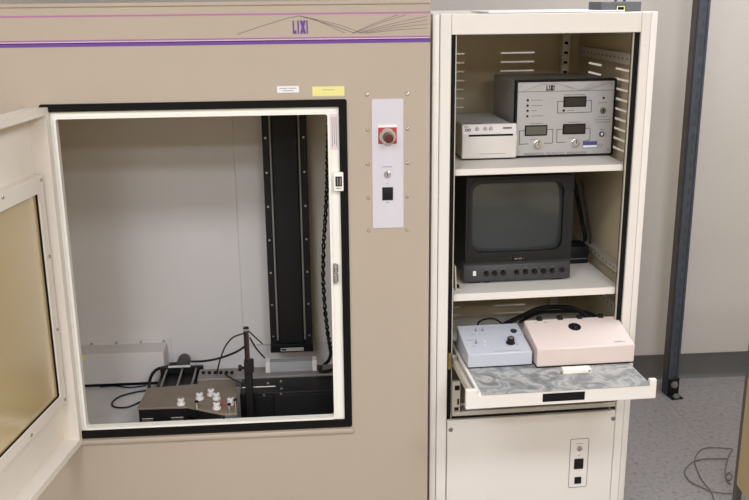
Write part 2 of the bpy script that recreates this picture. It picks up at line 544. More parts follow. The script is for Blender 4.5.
part('stop_ring', MB().lathe([(.0215, 0), (.0215, .008), (.0175, .014), (.0145, .014), (.0135, .009), (0, .009)], (c.x, -.005, c.z), (0, -1, 0), 32), 'chrome', plate)
part('stop_button', MB().lathe([(.010, 0), (.010, .012), (.0125, .013), (.0128, .021), (.0110, .0245), (0, .0255)], (c.x + .001, -.012, c.z - .002), (0, -1, 0), 32), 'redbtn', plate)
c = atY(387.2, 174, 0)
k = part('key_switch', MB().lathe([(.0085, 0), (.0085, .004), (.0068, .006), (0, .006)], (c.x, -.004, c.z), (0, -1, 0), 20), 'chrome', plate)
part('key_slot', MB().box(c.x - .0009, c.x + .0009, -.0106, -.0095, c.z - .004, c.z + .004), 'ink_black', k)
part('plate_print', dashes([(c.x - .014, c.x + .012)], c.z + .019, .0014, -.0043, -.004).box(c.x - .003, c.x + .003, -.0043, -.004, c.z - .026, c.z - .0245).box(c.x - .004, c.x + .004, -.0043, -.004, c.z - .0765, c.z - .075), 'ink_grey', plate)
a, b = atY(382.1, 187, 0), atY(392.8, 199.6, 0)
rs = part('rocker_switch', MB().box(a.x, b.x, -.007, -.004, b.z, a.z, .001), 'blackp', plate)
part('rocker', MB().prism([(a.x + .003, -.007, b.z + .004), (a.x + .003, -.0095, a.z - .012), (a.x + .003, -.0075, a.z - .003), (a.x + .003, -.006, a.z - .003), (a.x + .003, -.006, b.z + .004)], (b.x - a.x - .006, 0, 0)), 'black', rs)

# frame fittings: label, interlock switch, latch keeper
a, b = atY(329.6, 114, .003), atY(338.2, 149.5, .003)
lb = part('frame_label', MB().box(a.x, b.x, .0022, .003, b.z, a.z), 'pinkpaper', cab)
mb = MB()
for k in range(3):
    mb.box(a.x + .005 + k * .005, a.x + .0064 + k * .005, .0018, .0022, b.z + .008 + .006 * (k % 2), a.z - .008)
part('label_print', mb, 'ink_grey', lb)
a, b = atY(333.3, 172.6, -.012), atY(343.6, 191, -.012)
sw = part('interlock_switch', MB().box(a.x, b.x, -.014, .004, b.z, a.z, .002, 2), 'white', cab)
part('switch_window', MB().box(a.x + .005, b.x - .004, -.0155, -.0138, b.z + .013, a.z - .010, .001), 'blackp', sw)
part('switch_pin', MB().box(a.x + .009, a.x + .012, -.0165, -.015, b.z + .016, a.z - .013), 'steel', sw)
part('switch_pin', MB().box(b.x - .010, b.x - .007, -.0165, -.015, b.z + .016, a.z - .013), 'steel', sw)
part('label_print', dashes([(a.x + .006, b.x - .006)], b.z + .007, .002, -.0145, -.0138), 'ink_grey', sw)
a, b = atY(333, 264, -.004), atY(338.4, 283, -.004)
lt = part('latch_keeper', MB().box(a.x, b.x - .004, -.008, .004, b.z, a.z, .001), 'steel', cab)
part('latch_roller', MB().cyl((a.x + .007, -.010, b.z + .006), (a.x + .007, -.010, b.z + .022), .005, 14), 'chrome', lt)
part('latch_roller', MB().cyl((a.x + .007, -.010, a.z - .022), (a.x + .007, -.010, a.z - .006), .005, 14), 'chrome', lt)
part('latch_slot', MB().box(b.x - .004, b.x, -.006, .004, b.z + .003, (a.z + b.z) / 2 - .003), 'ledge', lt)
part('latch_slot', MB().box(b.x - .004, b.x, -.006, .004, (a.z + b.z) / 2 + .003, a.z - .002), 'ledge', lt)

# ------------------------------------------------------------------ door (open about 99 degrees)
DA = math.radians(-9.0)
HX, HY = -.626, -.004
# door frame: u from hinge towards the free edge, v outward from the inside face (towards the chamber side), z up
du = Vector((math.sin(DA), -math.cos(DA), 0))
dn = Vector((math.cos(DA), math.sin(DA), 0))          # the inside face looks this way
TD = Matrix(((du.x, -dn.x, 0, HX), (du.y, -dn.y, 0, HY), (0, 0, 1, 0), (0, 0, 0, 1)))   # local (u, depth into door, z)
def ondoor(px, py, d):
    r = ray(px, py)
    p0 = Vector((HX, HY, 0)) - dn * d
    t = (p0 - CAM).dot(dn) / r.dot(dn)
    p = CAM + r * t - Vector((HX, HY, 0))
    return p.dot(du), p.z
DW = .70
dz0, dz1 = atY(85.5, 442, -.0).z, atY(49, 107, -.0).z
door = part('door', MB().ring((0, DW, dz0, dz1), (.018, DW - .018, dz0 + .018, dz1 - .018), 0, .052, .003, .002)
            .ring((.004, DW - .004, dz0 + .004, dz1 - .004), (.075, DW - .075, dz0 + .14, dz1 - .19), .044, .052, .001, .001), 'door', cab, TD)
g0u, g0z = ondoor(53, 397, .040)
g1u, g1z = ondoor(32, 193, .040)
gu = (g0u + g1u) / 2
gl = part('window_glass', MB().box(gu - .006, DW - gu + .006, .030, .042, g0z - .006, g1z + .006), 'glass_lead', door, TD, label='yellowish leaded glass pane')
part('glass_edge', MB().ring((gu - .004, DW - gu + .004, g0z - .004, g1z + .004), (gu + .0015, DW - gu - .0015, g0z + .0015, g1z - .0015), .0245, .0295, .001, .001), 'gasket', gl, TD)
fu, fz0 = ondoor(66.5, 402, .02)
fz1 = ondoor(38, 176, .02)[1]
wf = part('window_frame', MB().ring((fu, DW - fu, fz0, fz1), (gu, DW - gu, g0z, g1z), .020, .0445, .002, .001), 'door', door, TD)
scr = []
sz = [fz1 - .012, fz1 - .012 - (fz1 - fz0 - .024) / 3, fz1 - .012 - 2 * (fz1 - fz0 - .024) / 3, fz0 + .012]
for z in sz: scr += [(fu + .010, z), (DW - fu - .010, z)]
for k in (1, 2): scr += [(fu + .010 + k * (DW - 2 * fu - .02) / 3, fz0 + .012), (fu + .010 + k * (DW - 2 * fu - .02) / 3, fz1 - .012)]
copies('screw', MB().lathe([(.0048, 0), (.0046, .0022), (.003, .0036), (0, .004)], (0, 0, 0), (0, -1, 0), 12), 'chrome', door,
       [TD @ TR((x, .020, z)) for x, z in scr])
copies('hinge', MB().cyl((0, 0, -.045), (0, 0, .045), .008, 14), 'steel', cab, [TR((HX - .064, -.011, z)) for z in (dz0 + .14, (dz0 + dz1) / 2, dz1 - .14)])

# ================================================================== things inside the chamber
# tall vertical stage hung on the mounting plate
SY = .47
x0 = (atY(261.5, 120, SY).x + atY(270.6, 348, SY).x) / 2
x1 = (atY(306.8, 120, SY).x + atY(312.2, 348, SY).x) / 2
zb = atY(291, 351, SY).z
zt = chz1 - .03
st = thing('vertical_stage', 'tall black linear stage with two grey rails on the chamber back wall', 'linear stage', ((x0 + x1) / 2, BY - .05, zb))
part('body', MB().box(x0, x1, SY, BY - .0105, zb, zt, .002), 'black', st)
w_ = x1 - x0
part('flange', MB().box(x0 + .001, x0 + .020, SY - .006, SY, zb + .004, zt, .001), 'blackp', st)
part('flange', MB().box(x1 - .020, x1 - .001, SY - .006, SY, zb + .004, zt, .001), 'blackp', st)
part('rail', MB().box(x0 + .021, x0 + .027, SY - .004, SY, zb + .04, zt, .001), 'ledge', st)
part('rail', MB().box(x1 - .027, x1 - .021, SY - .004, SY, zb + .04, zt, .001), 'ledge', st)
part('cover_strip', MB().box(x0 + .030, x1 - .030, SY - .010, SY, zb + .03, zt, .002), 'blackp', st)
part('end_cap', MB().box(x0 - .001, x1 + .001, SY - .012, SY, zb, zb + .028, .002), 'black', st)
o = part('name_label', MB().box(x0 + .032, x1 - .030, SY - .0132, SY - .012, zb + .005, zb + .016), 'panel_al', st)
part('label_print', MB().box(x0 + .035, x0 + .05, SY - .0138, SY - .0132, zb + .008, zb + .013), 'ink_black', o)
sc_ = []
for k in range(8):
    z = zb + .055 + k * .108
    sc_ += [TR((x0 + .010, SY - .006, z)), TR((x1 - .010, SY - .006, z))]
copies('screw', MB().lathe([(.0036, 0), (.0034, .001), (0, .0012)], (0, 0, 0), (0, -1, 0), 10), 'steel', st, sc_)

# braided cable hanging on the right
pts = []
for px, py in [(329, 112), (328, 140), (327.5, 160), (327, 185), (325.5, 215), (323.5, 245), (323, 280), (325, 310), (328, 335), (331, 352)]:
    pts.append(atY(px, py, .40))
mb = MB()
def helix(path, r, R, ph, turns):
    Q = []
    n = 90
    for i in range(n + 1):
        t = i / n * (len(path) - 1); k = min(int(t), len(path) - 2); f_ = t - k
        p = path[k].lerp(path[k + 1], f_)
        a_ = ph + turns * 2 * math.pi * i / n
        Q.append(p + Vector((R * math.cos(a_), R * math.sin(a_), 0)))
    return Q
cb = thing('twisted_cable', 'twisted black cable hanging down beside the tall stage', 'cable', atY(331, 352, .40))
part('strand', MB().tube(helix(pts, .003, .0042, 0, 17), .0036, 6, 1), 'blackp', cb)
part('strand', MB().tube(helix(pts, .003, .0042, math.pi, 17), .0036, 6, 1), 'blackp', cb)

# long grey ledge stage at the back
LZ = .437
p = atZ(240, 377.6, LZ); q = atZ(240, 367.6, LZ)
ly0, ly1 = p.y, q.y
lx0, lx1 = atZ(199, 372, LZ).x, chx1 - .02
lg = thing('ledge_rail', 'long grey metal ledge across the back of the chamber with black sockets', 'stage rail', ((lx0 + lx1) / 2, ly0 + .05, FZ))
part('beam', MB().box(lx0, lx1, ly0, ly1, LZ - .03, LZ, .002), 'ledge', lg)
part('foot', MB().box(lx0 + .01, lx0 + .05, ly0 + .005, ly1 - .005, FZ, LZ - .03), 'black', lg)
part('foot', MB().box(lx1 - .05, lx1 - .01, ly0 + .005, ly1 - .005, FZ, LZ - .03), 'black', lg)
sk = []
for px in (203.5, 209.5, 215.5, 221, 226.5, 232):
    p = atZ(px, 373.4, LZ)
    sk.append(TR((p.x, p.y, LZ)))
copies('socket', MB().lathe([(.0055, 0), (.0055, .006), (.003, .006), (.003, .004), (0, .004)], (0, 0, 0), (0, 0, 1), 12), 'blackp', lg, sk)

# black box at right in front of the ledge
bx0 = atY(239.5, 400, ly0 - .13).x
by0 = ly0 - .11
bxx = thing('black_stage_box', 'wide black box at the lower right of the chamber', 'stage housing', ((bx0 + chx1) / 2, by0 + .05, FZ))
part('body', MB().box(bx0, chx1 - .03, by0, ly0 - .002, FZ, LZ - .004, .003), 'black', bxx)
part('cover_plate', MB().box(bx0 + .10, chx1 - .032, by0 - .002, by0, FZ + .01, LZ - .012, .001), 'blackp', bxx)
brk = part('rod_bracket', MB().box(bx0 + .02, bx0 + .095, by0 - .006, by0, LZ - .075, LZ - .012, .001), 'black', bxx)
zc = atY(265, 386.7, by0 - .012).z
part('rod', MB().cyl((bx0 + .010, by0 - .012, zc), (bx0 + .105, by0 - .012, zc), .0022, 10), 'steel', brk)
copies('bolt', MB().lathe([(.0034, 0), (.0034, .002), (0, .0024)], (0, 0, 0), (0, -1, 0), 10), 'steel', brk,
       [TR((atY(px, py, by0 - .006).x, by0 - .006, atY(px, py, by0 - .006).z)) for px, py in ((264, 395), (281, 394), (281.5, 388.5), (281, 381), (268, 383))])

# clear block on the ledge
bY = (ly0 + ly1) / 2
a, b = atY(265.2, 358, bY), atY(317, 370, bY)
cbk = thing('acrylic_block', 'clear plastic block with pale ends on the grey ledge below the stage', 'plastic block', ((a.x + b.x) / 2, bY, LZ))
hz = LZ + .036
part('clear_body', MB().box(a.x + .012, b.x - .012, bY - .012, bY + .018, LZ + .0005, hz - .002, .001), 'acryl', cbk)
part('end_piece', MB().box(a.x, a.x + .014, bY - .014, bY + .020, LZ + .0005, hz, .0015), 'nylon', cbk)
part('end_piece', MB().box(b.x - .014, b.x, bY - .014, bY + .020, LZ + .0005, hz, .0015), 'nylon', cbk)
part('base_strip', MB().box(a.x + .014, b.x - .014, bY - .006, bY + .006, LZ + .004, LZ + .010), 'steel', cbk)

# rod stand in front of the ledge
rY = by0 - .022
a, b = atY(246.2, 327, rY), atY(249.5, 394, rY)
std = thing('rod_stand', 'upright dark rod with a clamp and side knob beside the black box', 'stand', (b.x, rY, FZ))
xx = b.x
part('post', MB().box(xx - .011, xx + .011, rY - .010, rY + .018, FZ, atY(250, 372, rY).z, .002), 'black', std)
zt1 = atY(250, 360, rY).z
part('clamp', MB().box(xx - .011, xx + .016, rY - .014, rY + .014, zt1 - .035, zt1, .002), 'blackp', std)
mb = MB(); zt2 = a.z; lean = a.x - xx
mb.prism([(xx - .008, rY - .006, zt1 - .03), (xx + .006, rY - .006, zt1 - .03), (xx + .006 + lean, rY - .006, zt2), (xx - .008 + lean, rY - .006, zt2)], (0, .012, 0), .001)
part('rod', mb, 'black', std)
mb = MB().prism([(xx + .0, rY - .0075, zt1), (xx + .006, rY - .0075, zt1), (xx + .006 + lean, rY - .0075, zt2 - .012), (xx + .0 + lean, rY - .0075, zt2 - .012)], (0, .003, 0))
part('red_strip', mb, 'rodred', std)
part('rod_cap', MB().box(xx + lean - .009, xx + lean + .007, rY - .008, rY + .008, zt2 - .010, zt2 - .004), 'steel', std)
zk = atY(243, 367.5, rY).z
part('knob', MB().lathe([(.004, 0), (.004, .008), (.009, .009), (.009, .017), (.006, .018), (0, .018)], (xx - .010, rY - .002, zk), (-1, 0, 0), 16), 'blackp', std)

# black rail slide left of the middle
RZ = .405
A0 = atZ(152.5, 388, RZ + .02); 
sx0, sx1 = atZ(157, 380, RZ).x, atZ(200.5, 380, RZ).x
sy0, sy1 = .215, atZ(178, 368.5, RZ).y
sl = thing('rail_slide', 'black slide with three thin rails behind the brown plate', 'linear slide', ((sx0 + sx1) / 2, (sy0 + sy1) / 2, FZ))
part('bed', MB().box(sx0, sx1, sy0, sy1, FZ, RZ - .012, .002), 'black', sl)
part('end_block', MB().box(sx0, sx1, sy1 - .016, sy1, RZ - .012, RZ + .010, .002), 'black', sl)
part('end_label', MB().box(sx0 + .025, sx1 - .04, sy1 - .016, sy1 - .002, RZ + .010, RZ + .0115), 'nylon', sl)
for k in (.16, .52, .84):
    rx = sx0 + (sx1 - sx0) * k
    part('rail', MB().cyl((rx, sy0 + .005, RZ + .004), (rx, sy1 - .015, RZ + .004), .0036, 12), 'steel', sl)
# round motor behind it
mY = sy1 + .03
p = atY(183.5, 361.5, mY)
mo = thing('round_motor', 'dark grey round motor above the black rail slide', 'motor', (p.x, mY, FZ))
part('can', MB().lathe([(.020, 0), (.021, .006), (.021, .045), (.018, .05), (0, .051)], (p.x, mY + .03, p.z - .004), (0, -1, 0), 24), 'darkgrey', mo)
part('cable_gland', MB().cyl((p.x - .045, mY, p.z - .010), (p.x - .015, mY, p.z - .008), .0075, 12), 'blackp', mo)
part('motor_mount', MB().box(p.x - .018, p.x + .018, mY - .012, mY + .025, FZ, p.z - .021), 'black', mo)

# white junction box at the back left
jY = .470
a, b = atY(84, 355, jY), atY(165.5, 381.5, jY)
jb = thing('junction_box', 'long white metal cover box at the left back of the chamber', 'junction box', ((a.x + b.x) / 2 - .04, BY - .06, FZ))
jx0, jx1 = a.x - .10, b.x
jz0, jz1 = b.z, a.z
ftz = atY(120, 340.4, BY - .003).z
part('body', MB().prism([(jx0, jY, jz0), (jx0, jY, jz1), (jx0, BY - .006, jz1), (jx0, BY - .006, jz0)], (jx1 - jx0, 0, 0), .0015), 'chamber', jb)
part('flange', MB().box(jx0, jx1 - .0002, BY - .005, BY - .0005, jz1 - .002, ftz, .0008), 'chamber', jb)
part('side_flange', MB().box(jx1, jx1 + .014, BY - .005, BY - .0005, jz0, ftz), 'chamber', jb)
part('black_foot', MB().box(jx0 + .01, jx1 - .004, jY + .02, BY - .01, FZ, jz0), 'black', jb)
copies('screw', MB().lathe([(.0042, 0), (.0042, .002), (0, .003)], (0, 0, 0), (0, -1, 0), 10), 'steel', jb,
       [TR((atY(px, 344.5, BY - .005).x, BY - .005, atY(120, 342.6, BY - .005).z)) for px in (91.7, 116.5, 141, 164)])
p = atY(84.5, 353, jY)
part('yellow_label', MB().box(p.x - .012, p.x + .004, jY - .0008, jY, jz1 - .014, jz1 - .001), 'yellow', jb)

# brown fixture plate on a black frame
PZ = .432
tp = [(147.5, 388), (198.5, 383.6), (208, 378.8), (235.5, 377.9), (236.5, 392), (237.5, 413.5), (224, 413.8), (187, 406.6), (136.5, 408.2)]
P3 = [atZ(px, py, PZ) - Vector((0, 0, .006)) for px, py in tp]
for p_ in P3: p_.y = min(p_.y, ly0 - .002)
cen = sum(P3, Vector()) / len(P3)
fxp = thing('fixture_plate', 'flat brown metal plate with an angled front edge on a black base', 'fixture plate', (cen.x, cen.y, FZ))
part('plate', MB().prism(P3, (0, 0, .006), .0008), 'brownplate', fxp)
fx0, fy0 = P3[8].x + .004, P3[8].y + .004
part('base_block', MB().box(fx0, P3[7].x - .002, fy0, fy0 + .03, PZ - .05, PZ - .006, .001).box(fx0 + .012, fx0 + .035, fy0 + .002, fy0 + .03, FZ, PZ - .05).box(P3[7].x - .045, P3[7].x - .02, fy0 + .002, fy0 + .03, FZ, PZ - .05), 'black', fxp)
part('base_block', MB().prism([(P3[7].x, P3[7].y + .006, PZ - .034), (P3[6].x, P3[6].y + .006, PZ - .034), (P3[6].x, P3[6].y + .020, PZ - .034), (P3[7].x, P3[7].y + .020, PZ - .034)], (0, 0, .028)), 'black', fxp)
part('slide_shoe', MB().box(fx0 + .008, fx0 + .040, fy0 - .003, fy0, PZ - .046, PZ - .034, .001), 'steel', fxp)
part('slide_shoe', MB().box(P3[7].x - .048, P3[7].x - .012, fy0 - .003, fy0, PZ - .046, PZ - .034, .001), 'steel', fxp)

# nylon thumb screws standing on the plate
kn = [((181.2, 404.4), 'white nylon thumb screw alone at the left of the brown plate'),
      ((199.8, 399), 'white nylon thumb screw above the lone steel pin on the plate'),
      ((211.2, 395), 'white nylon thumb screw farthest back on the brown plate'),
      ((216.6, 399), 'white nylon thumb screw in the middle of the close group'),
      ((216.9, 408.6), 'white nylon thumb screw nearest the front beside the red wire'),
      ((231.0, 404), 'white nylon thumb screw farthest right by the two steel pins')]
proto = MB().lathe([(.0120, 0), (.0120, .005), (.0075, .006), (.0070, .011), (.0098, .012), (.0102, .017), (.0080, .0185), (0, .0185)], (0, 0, 0), (0, 0, 1), 14)
me_k = bpy.data.meshes.new('thumb_screw'); proto.b.to_mesh(me_k); me_k.materials.append(M['nylon']); smooth(me_k)
core = MB().cyl((0, 0, .0185), (0, 0, .0205), .0035, 8)
me_c = bpy.data.meshes.new('screw_core'); core.b.to_mesh(me_c); me_c.materials.append(M['ledge'])
for (px, py), lab in kn:
    p = atZ(px, py, PZ)
    t = thing('thumb_screw', lab, 'thumb screw', (p.x, p.y, PZ), group='nylon thumb screws on the brown plate')
    for nm, me_ in (('head', me_k), ('core', me_c)):
        o = bpy.data.objects.new(nm, me_); COL.objects.link(o); o.parent = t
for (px, py), lab in [((197, 408.8), 'short steel pin alone at the middle of the brown plate'), ((229.5, 411.5), 'short steel pin at the front corner of the brown plate'), ((235.5, 407), 'short steel pin closest to the black box')]:
    p = atZ(px, py, PZ)
    px_ = p.x
    t = thing('steel_pin', lab, 'pin', (px_, p.y, PZ), group='steel pins on the brown plate')
    part('shank', MB().cyl((px_, p.y, PZ), (px_, p.y, PZ + .020), .0042, 12), 'chrome', t)
    part('black_cap', MB().lathe([(.0055, 0), (.0055, .004), (.004, .005), (0, .005)], (px_, p.y, PZ + .020), (0, 0, 1), 12), 'blackp', t)
p = atZ(223.5, 406, PZ)
single('red_wire', MB().tube([(p.x - .008, p.y, PZ + .002), (p.x - .002, p.y, PZ + .012), (p.x + .004, p.y, PZ + .006), (p.x + .009, p.y - .003, PZ + .002)], .0018, 6), 'red', 'tiny red wire between the thumb screws on the plate', 'wire', (p.x, p.y, PZ))

# cables
def cable(label, pts, r, m='blackp', name='cable', cat='cable'):
    base = min(pts, key=lambda v: v.z)
    return single(name, MB().tube(pts, r, 8), m, label, cat, Vector(base))
cable('thick black cable curving from the motor down past the slide', [Vector((p.x, p.y, p.z)) for p in [atY(176, 366, mY), atY(166, 367, mY - .01), atY(156, 370, mY - .03), atY(150.5, 378, mY - .06), atZ(149, 388, FZ + .004)]], .0052)
cable('black cable running from the motor up to the rod', [atY(191, 361.5, mY), atY(205, 361, mY), atY(220, 358, .34), atY(236, 352, .28), atY(246, 345.5, rY + .03)], .0036)
cable('thin black cable arching from the sockets to the rod', [atZ(217, 373.6, LZ + .006), atY(219.5, 362, ly0), atY(225, 347, .27), atY(233, 337.5, .24), atY(243.5, 333.5, rY + .02)], .0024)
cable('thin black cable from the rod across to the mounting plate', [atY(249, 331.5, rY + .015), atY(255, 337, .22), atY(262, 343.5, .3)], .0020)
cable('thin dark cable from the rod down to the clear block', [atY(250, 338, rY + .015), atY(256, 348, .2), atY(264.6, 358, bY - .01)], .0024)
cable('thin black cable from the front socket down to the black box', [atZ(225, 374, LZ + .006), atY(231, 378, ly0 - .01), atY(240, 382.5, by0 + .0), atY(244, 386, by0 - .01)], .0024)
cable('dark looped cable on the chamber floor beside the brown plate', [atZ(142, 401, FZ + .004), atZ(128, 407, FZ + .004), atZ(115, 407, FZ + .004), atZ(112.4, 402.5, FZ + .004), atZ(120, 396.5, FZ + .004), atZ(134, 392.5, FZ + .004), atZ(146, 390.5, FZ + .004)], .0028)
cable('coil of black cable at the foot of the twisted cable', [atY(331, 352, .40), atY(329, 360, .36), atY(323, 366, .33), atZ(320, 371, LZ + .006), atZ(327, 371, LZ + .006), atZ(336, 369, LZ + .006)], .0055)
cable('black cable lying on the chamber floor under the white box', [atZ(100, 387, FZ + .003), atZ(115, 386, FZ + .003), atZ(130, 387.5, FZ + .003), atZ(146, 385.5, FZ + .003)], .0022)

# ================================================================== the equipment rack
RA = math.radians(2.088)
RO = atY(433, 14, .02); RO.z = 0
RU = Vector((math.cos(RA), math.sin(RA), 0)); RV = Vector((-math.sin(RA), math.cos(RA), 0))
TRK = Matrix.Translation(RO) @ Matrix.Rotation(RA, 4, 'Z')
def rk(px, py, w_):
    r = ray(px, py)
    t = (RO + RV * w_ - CAM).dot(RV) / r.dot(RV)
    p = CAM + r * t - RO
    return Vector((p.dot(RU), w_, p.z))
def rku(px, py, u_):
    r = ray(px, py)
    t = (RO + RU * u_ - CAM).dot(RU) / r.dot(RU)
    p = CAM + r * t - RO
    return Vector((u_, p.dot(RV), p.z))
def rkz(px, py, z):
    p = atZ(px, py, z) - RO
    return Vector((p.dot(RU), p.dot(RV), z))
def rw(u, w_, z):
    return TRK @ Vector((u, w_, z))
RW, RT, RD = .5955, 1.503, .64
rack = thing('equipment_rack', 'cream steel equipment rack open at the front beside the tan cabinet', 'rack', rw(RW / 2, RD / 2, 0), RA)
def rp(name, mb, m, parent=None, label=None):
    return part(name, mb, m, parent or rack, TRK, label)
rp('stile', MB().box(0, .0185, .003, .04, 0, RT, .003, 2).box(.0195, .0485, 0, .04, 0, RT, .002), 'rack')
rp('stile', MB().box(RW - .0185, RW, .003, .04, 0, RT, .003, 2).box(RW - .0440, RW - .0195, 0, .04, 0, RT, .002), 'rack')
rp('header', MB().box(.0492, RW - .0447, .0005, .04, 1.451, RT - .0008, .0015), 'rack')
rp('top_panel', MB().box(.026, RW - .006, .04, RD, RT - .008, RT - .002), 'rack')
lsp = rp('side_panel', MB().box(.026, .030, .04, RD, .03, RT - .008), 'rack_shade')
BW = .575
rp('bottom_panel', MB().box(.030, RW - .010, .04, BW, .03, .04), 'rack_shade')
# louvred back and side panels: real slits with a small lip under each
def slit_panel(u0, u1, z0, z1, slots, w0, th):
    us = sorted({u0, u1} | {q for t_ in slots for q in t_[:2]})
    zs_ = sorted({z0, z1} | {q for t_ in slots for q in t_[2:]})
    t = bmesh.new()
    V = {}
    def vv(x, y):
        if (x, y) not in V: V[x, y] = t.verts.new((x, w0, y))
        return V[x, y]
    for xa, xb in zip(us, us[1:]):
        for ya, yb in zip(zs_, zs_[1:]):
            cx_, cz_ = (xa + xb) / 2, (ya + yb) / 2
            if any(q[0] < cx_ < q[1] and q[2] < cz_ < q[3] for q in slots): continue
            t.faces.new((vv(xa, ya), vv(xb, ya), vv(xb, yb), vv(xa, yb)))
    ret = bmesh.ops.extrude_face_region(t, geom=t.faces[:])
    bmesh.ops.translate(t, vec=(0, th, 0), verts=[g for g in ret['geom'] if isinstance(g, bmesh.types.BMVert)])
    bmesh.ops.recalc_face_normals(t, faces=t.faces[:])
    return MB().merge(t)
SLH = .0052
a, b = rk(501, 53, BW), rk(534.5, 53, BW)
a2 = rk(464.6, 53, BW)
zr0 = a.z; dzr = (rk(517, 53.2, BW).z - rk(517, 71.1, BW).z) / 2
zl = rk(508, 305, BW).z
LV = b.x - a.x
colu = [(a.x, b.x), (max(a2.x - LV, .034), a2.x)]
bslots = []
for c0, c1 in colu:
    for k in range(9): bslots.append((c0, c1, zr0 - k * dzr - SLH / 2, zr0 - k * dzr + SLH / 2))
    for k in range(5): bslots.append((c0, c1, zl - k * dzr - SLH / 2, zl - k * dzr + SLH / 2))
bp_ = rp('back_panel', slit_panel(.030, RW - .010, .03, RT - .008, bslots, BW, .0012), 'rack_shade')
for c0, c1 in colu:
    Lc = c1 - c0
    copies('louvre', MB().prism([(-Lc / 2, 0, 0), (-Lc / 2, -.003, -.001), (-Lc / 2, -.003, -.002), (-Lc / 2, 0, -.0025)], (Lc, 0, 0)), 'rack_shade', bp_,
           [TRK @ TR(((c0 + c1) / 2, BW, q[2])) for q in bslots if q[0] == c0])
UW = RW - .010
a, b = rku(588.5, 62.6, UW), rku(602, 62.6, UW)
c1, c2 = rku(616.5, 86, UW), rku(628, 87, UW)
LS = .115
sslots = []
for wc in ((a.y + b.y) / 2, (c1.y + c2.y) / 2):
    for k in range(9): sslots.append((wc - LS / 2, wc + LS / 2, a.z - k * dzr - SLH / 2, a.z - k * dzr + SLH / 2))
sp_ = slit_panel(.04, RD, .03, RT - .008, sslots, 0, .0012).xf(TR((UW, 0, 0)) @ Matrix(((0, 1, 0, 0), (1, 0, 0, 0), (0, 0, 1, 0), (0, 0, 0, 1))))
bmesh.ops.recalc_face_normals(sp_.b, faces=sp_.b.faces[:])
rsp = rp('side_panel', sp_, 'rack_shade')
copies('louvre', MB().prism([(0, -LS / 2, 0), (-.003, -LS / 2, -.001), (-.003, -LS / 2, -.002), (0, -LS / 2, -.0025)], (0, LS, 0)), 'rack_shade', rsp,
       [TRK @ TR((UW, (q[0] + q[1]) / 2, q[2])) for q in sslots])
# mounting posts and perforated rails
pq = rk(557, 40, .50), rk(572, 40, .50)
def slotted(name, u0, u1, w0, w1, z0, z1, nslots, axis):
    o = rp(name, MB().box(u0, u1, w0, w1, z0, z1, .001), 'rail')
    return o
po = slotted('mounting_post', .505, .530, .505, .530, .04, RT - .008, 0, 'z')
mbs = MB().box(-.006, .006, -.0006, .0006, -.004, .004)
copies('slot', mbs, 'ink_black', po, [TRK @ TR((.5175, .5046, 1.43 - .030 * k)) for k in range(12)])
RI = .5605
def perf_rail(zc, h, w0, w1, n):
    o = rp('perforated_rail', MB().box(RI, UW - .0005, w0, w1, zc - h / 2, zc + h / 2, .001), 'rail')
    copies('slot', MB().lathe([(.0030, 0), (.0030, .0006)], (0, 0, 0), (-1, 0, 0), 8), 'ink_black', o,
           [TRK @ TR((RI, w0 + (w1 - w0) * (k + .5) / n, zc)) for k in range(n)])
    return o
zr = rku(607, 55.6, RI).z
perf_rail(zr, .030, .06, .50, 14)
perf_rail(1.452, .024, .06, .50, 12)
zs = rku(604, 260, RI).z
perf_rail(zs, .022, .06, .50, 14)
perf_rail(rku(611, 305, RI).z, .024, .06, .50, 14)
# front edge rails and black gasket strips
rp('gasket_strip', MB().box(.0490, .0610, .008, .030, .3765, 1.4505), 'gasket')
rp('gasket_strip', MB().box(RW - .0580, RW - .0445, .008, .030, .3765, 1.4505), 'gasket')
rp('edge_rail', MB().box(.0612, .0640, .010, .018, .3765, 1.4505), 'rail')
rp('edge_rail', MB().box(RW - .0610, RW - .0582, .010, .018, .3765, 1.4505), 'rail')
# shelves
for z, h in ((1.0975, .0172), (.7445, .0205)):
    rp('shelf', MB().box(.0685, .548, .033, .56, z - .0015, z).box(.0685, .543, .030, .033, z - h, z, .0008).box(.0685, .072, .033, .56, z - h, z - .0015), 'rack')
S1, S2 = 1.0975, .7445
# lower panel with screws and switch plate
lp = rp('lower_panel', MB().box(.0508, RW - .0460, -.0015, .012, .035, .3755, .0015), 'rack')
sc_m = MB().lathe([(.0068, 0), (.0064, .0018), (.005, .003), (.0025, .0030), (.0022, .0015), (0, .0015)], (0, 0, 0), (0, -1, 0), 16)
copies('panel_screw', sc_m, 'ledge', lp, [TRK @ TR((p.x, -.0015, p.z)) for p in (rk(450.6, 429.5, 0), rk(613, 418.4, 0))])
a, b = rk(569.6, 438.6, 0), rk(587.4, 486.5, 0)
a, b = Vector(((rk(570, 438.4, 0).x + rk(568, 487.4, 0).x) / 2, 0, rk(579, 438.2, 0).z)), Vector(((rk(589, 438, 0).x + rk(586.2, 486, 0).x) / 2, 0, rk(577, 486.8, 0).z))
spl = rp('switch_plate', MB().rrect((a.x, b.x, b.z, a.z), -.0024, -.0015, .005), 'rack', lp)
rp('plate_outline', MB().ring((a.x, b.x, b.z, a.z), (a.x + .0016, b.x - .0016, b.z + .0016, a.z - .0016), -.0028, -.0024, .005, .0036), 'ink', lp)
p = rk(579.6, 447.7, 0)
kx = (a.x + b.x) / 2
ks = rp('key_switch', MB().lathe([(.0085, 0), (.0085, .003), (.0060, .007), (0, .007)], (kx, -.0024, p.z), (0, -1, 0), 20), 'chrome', lp)
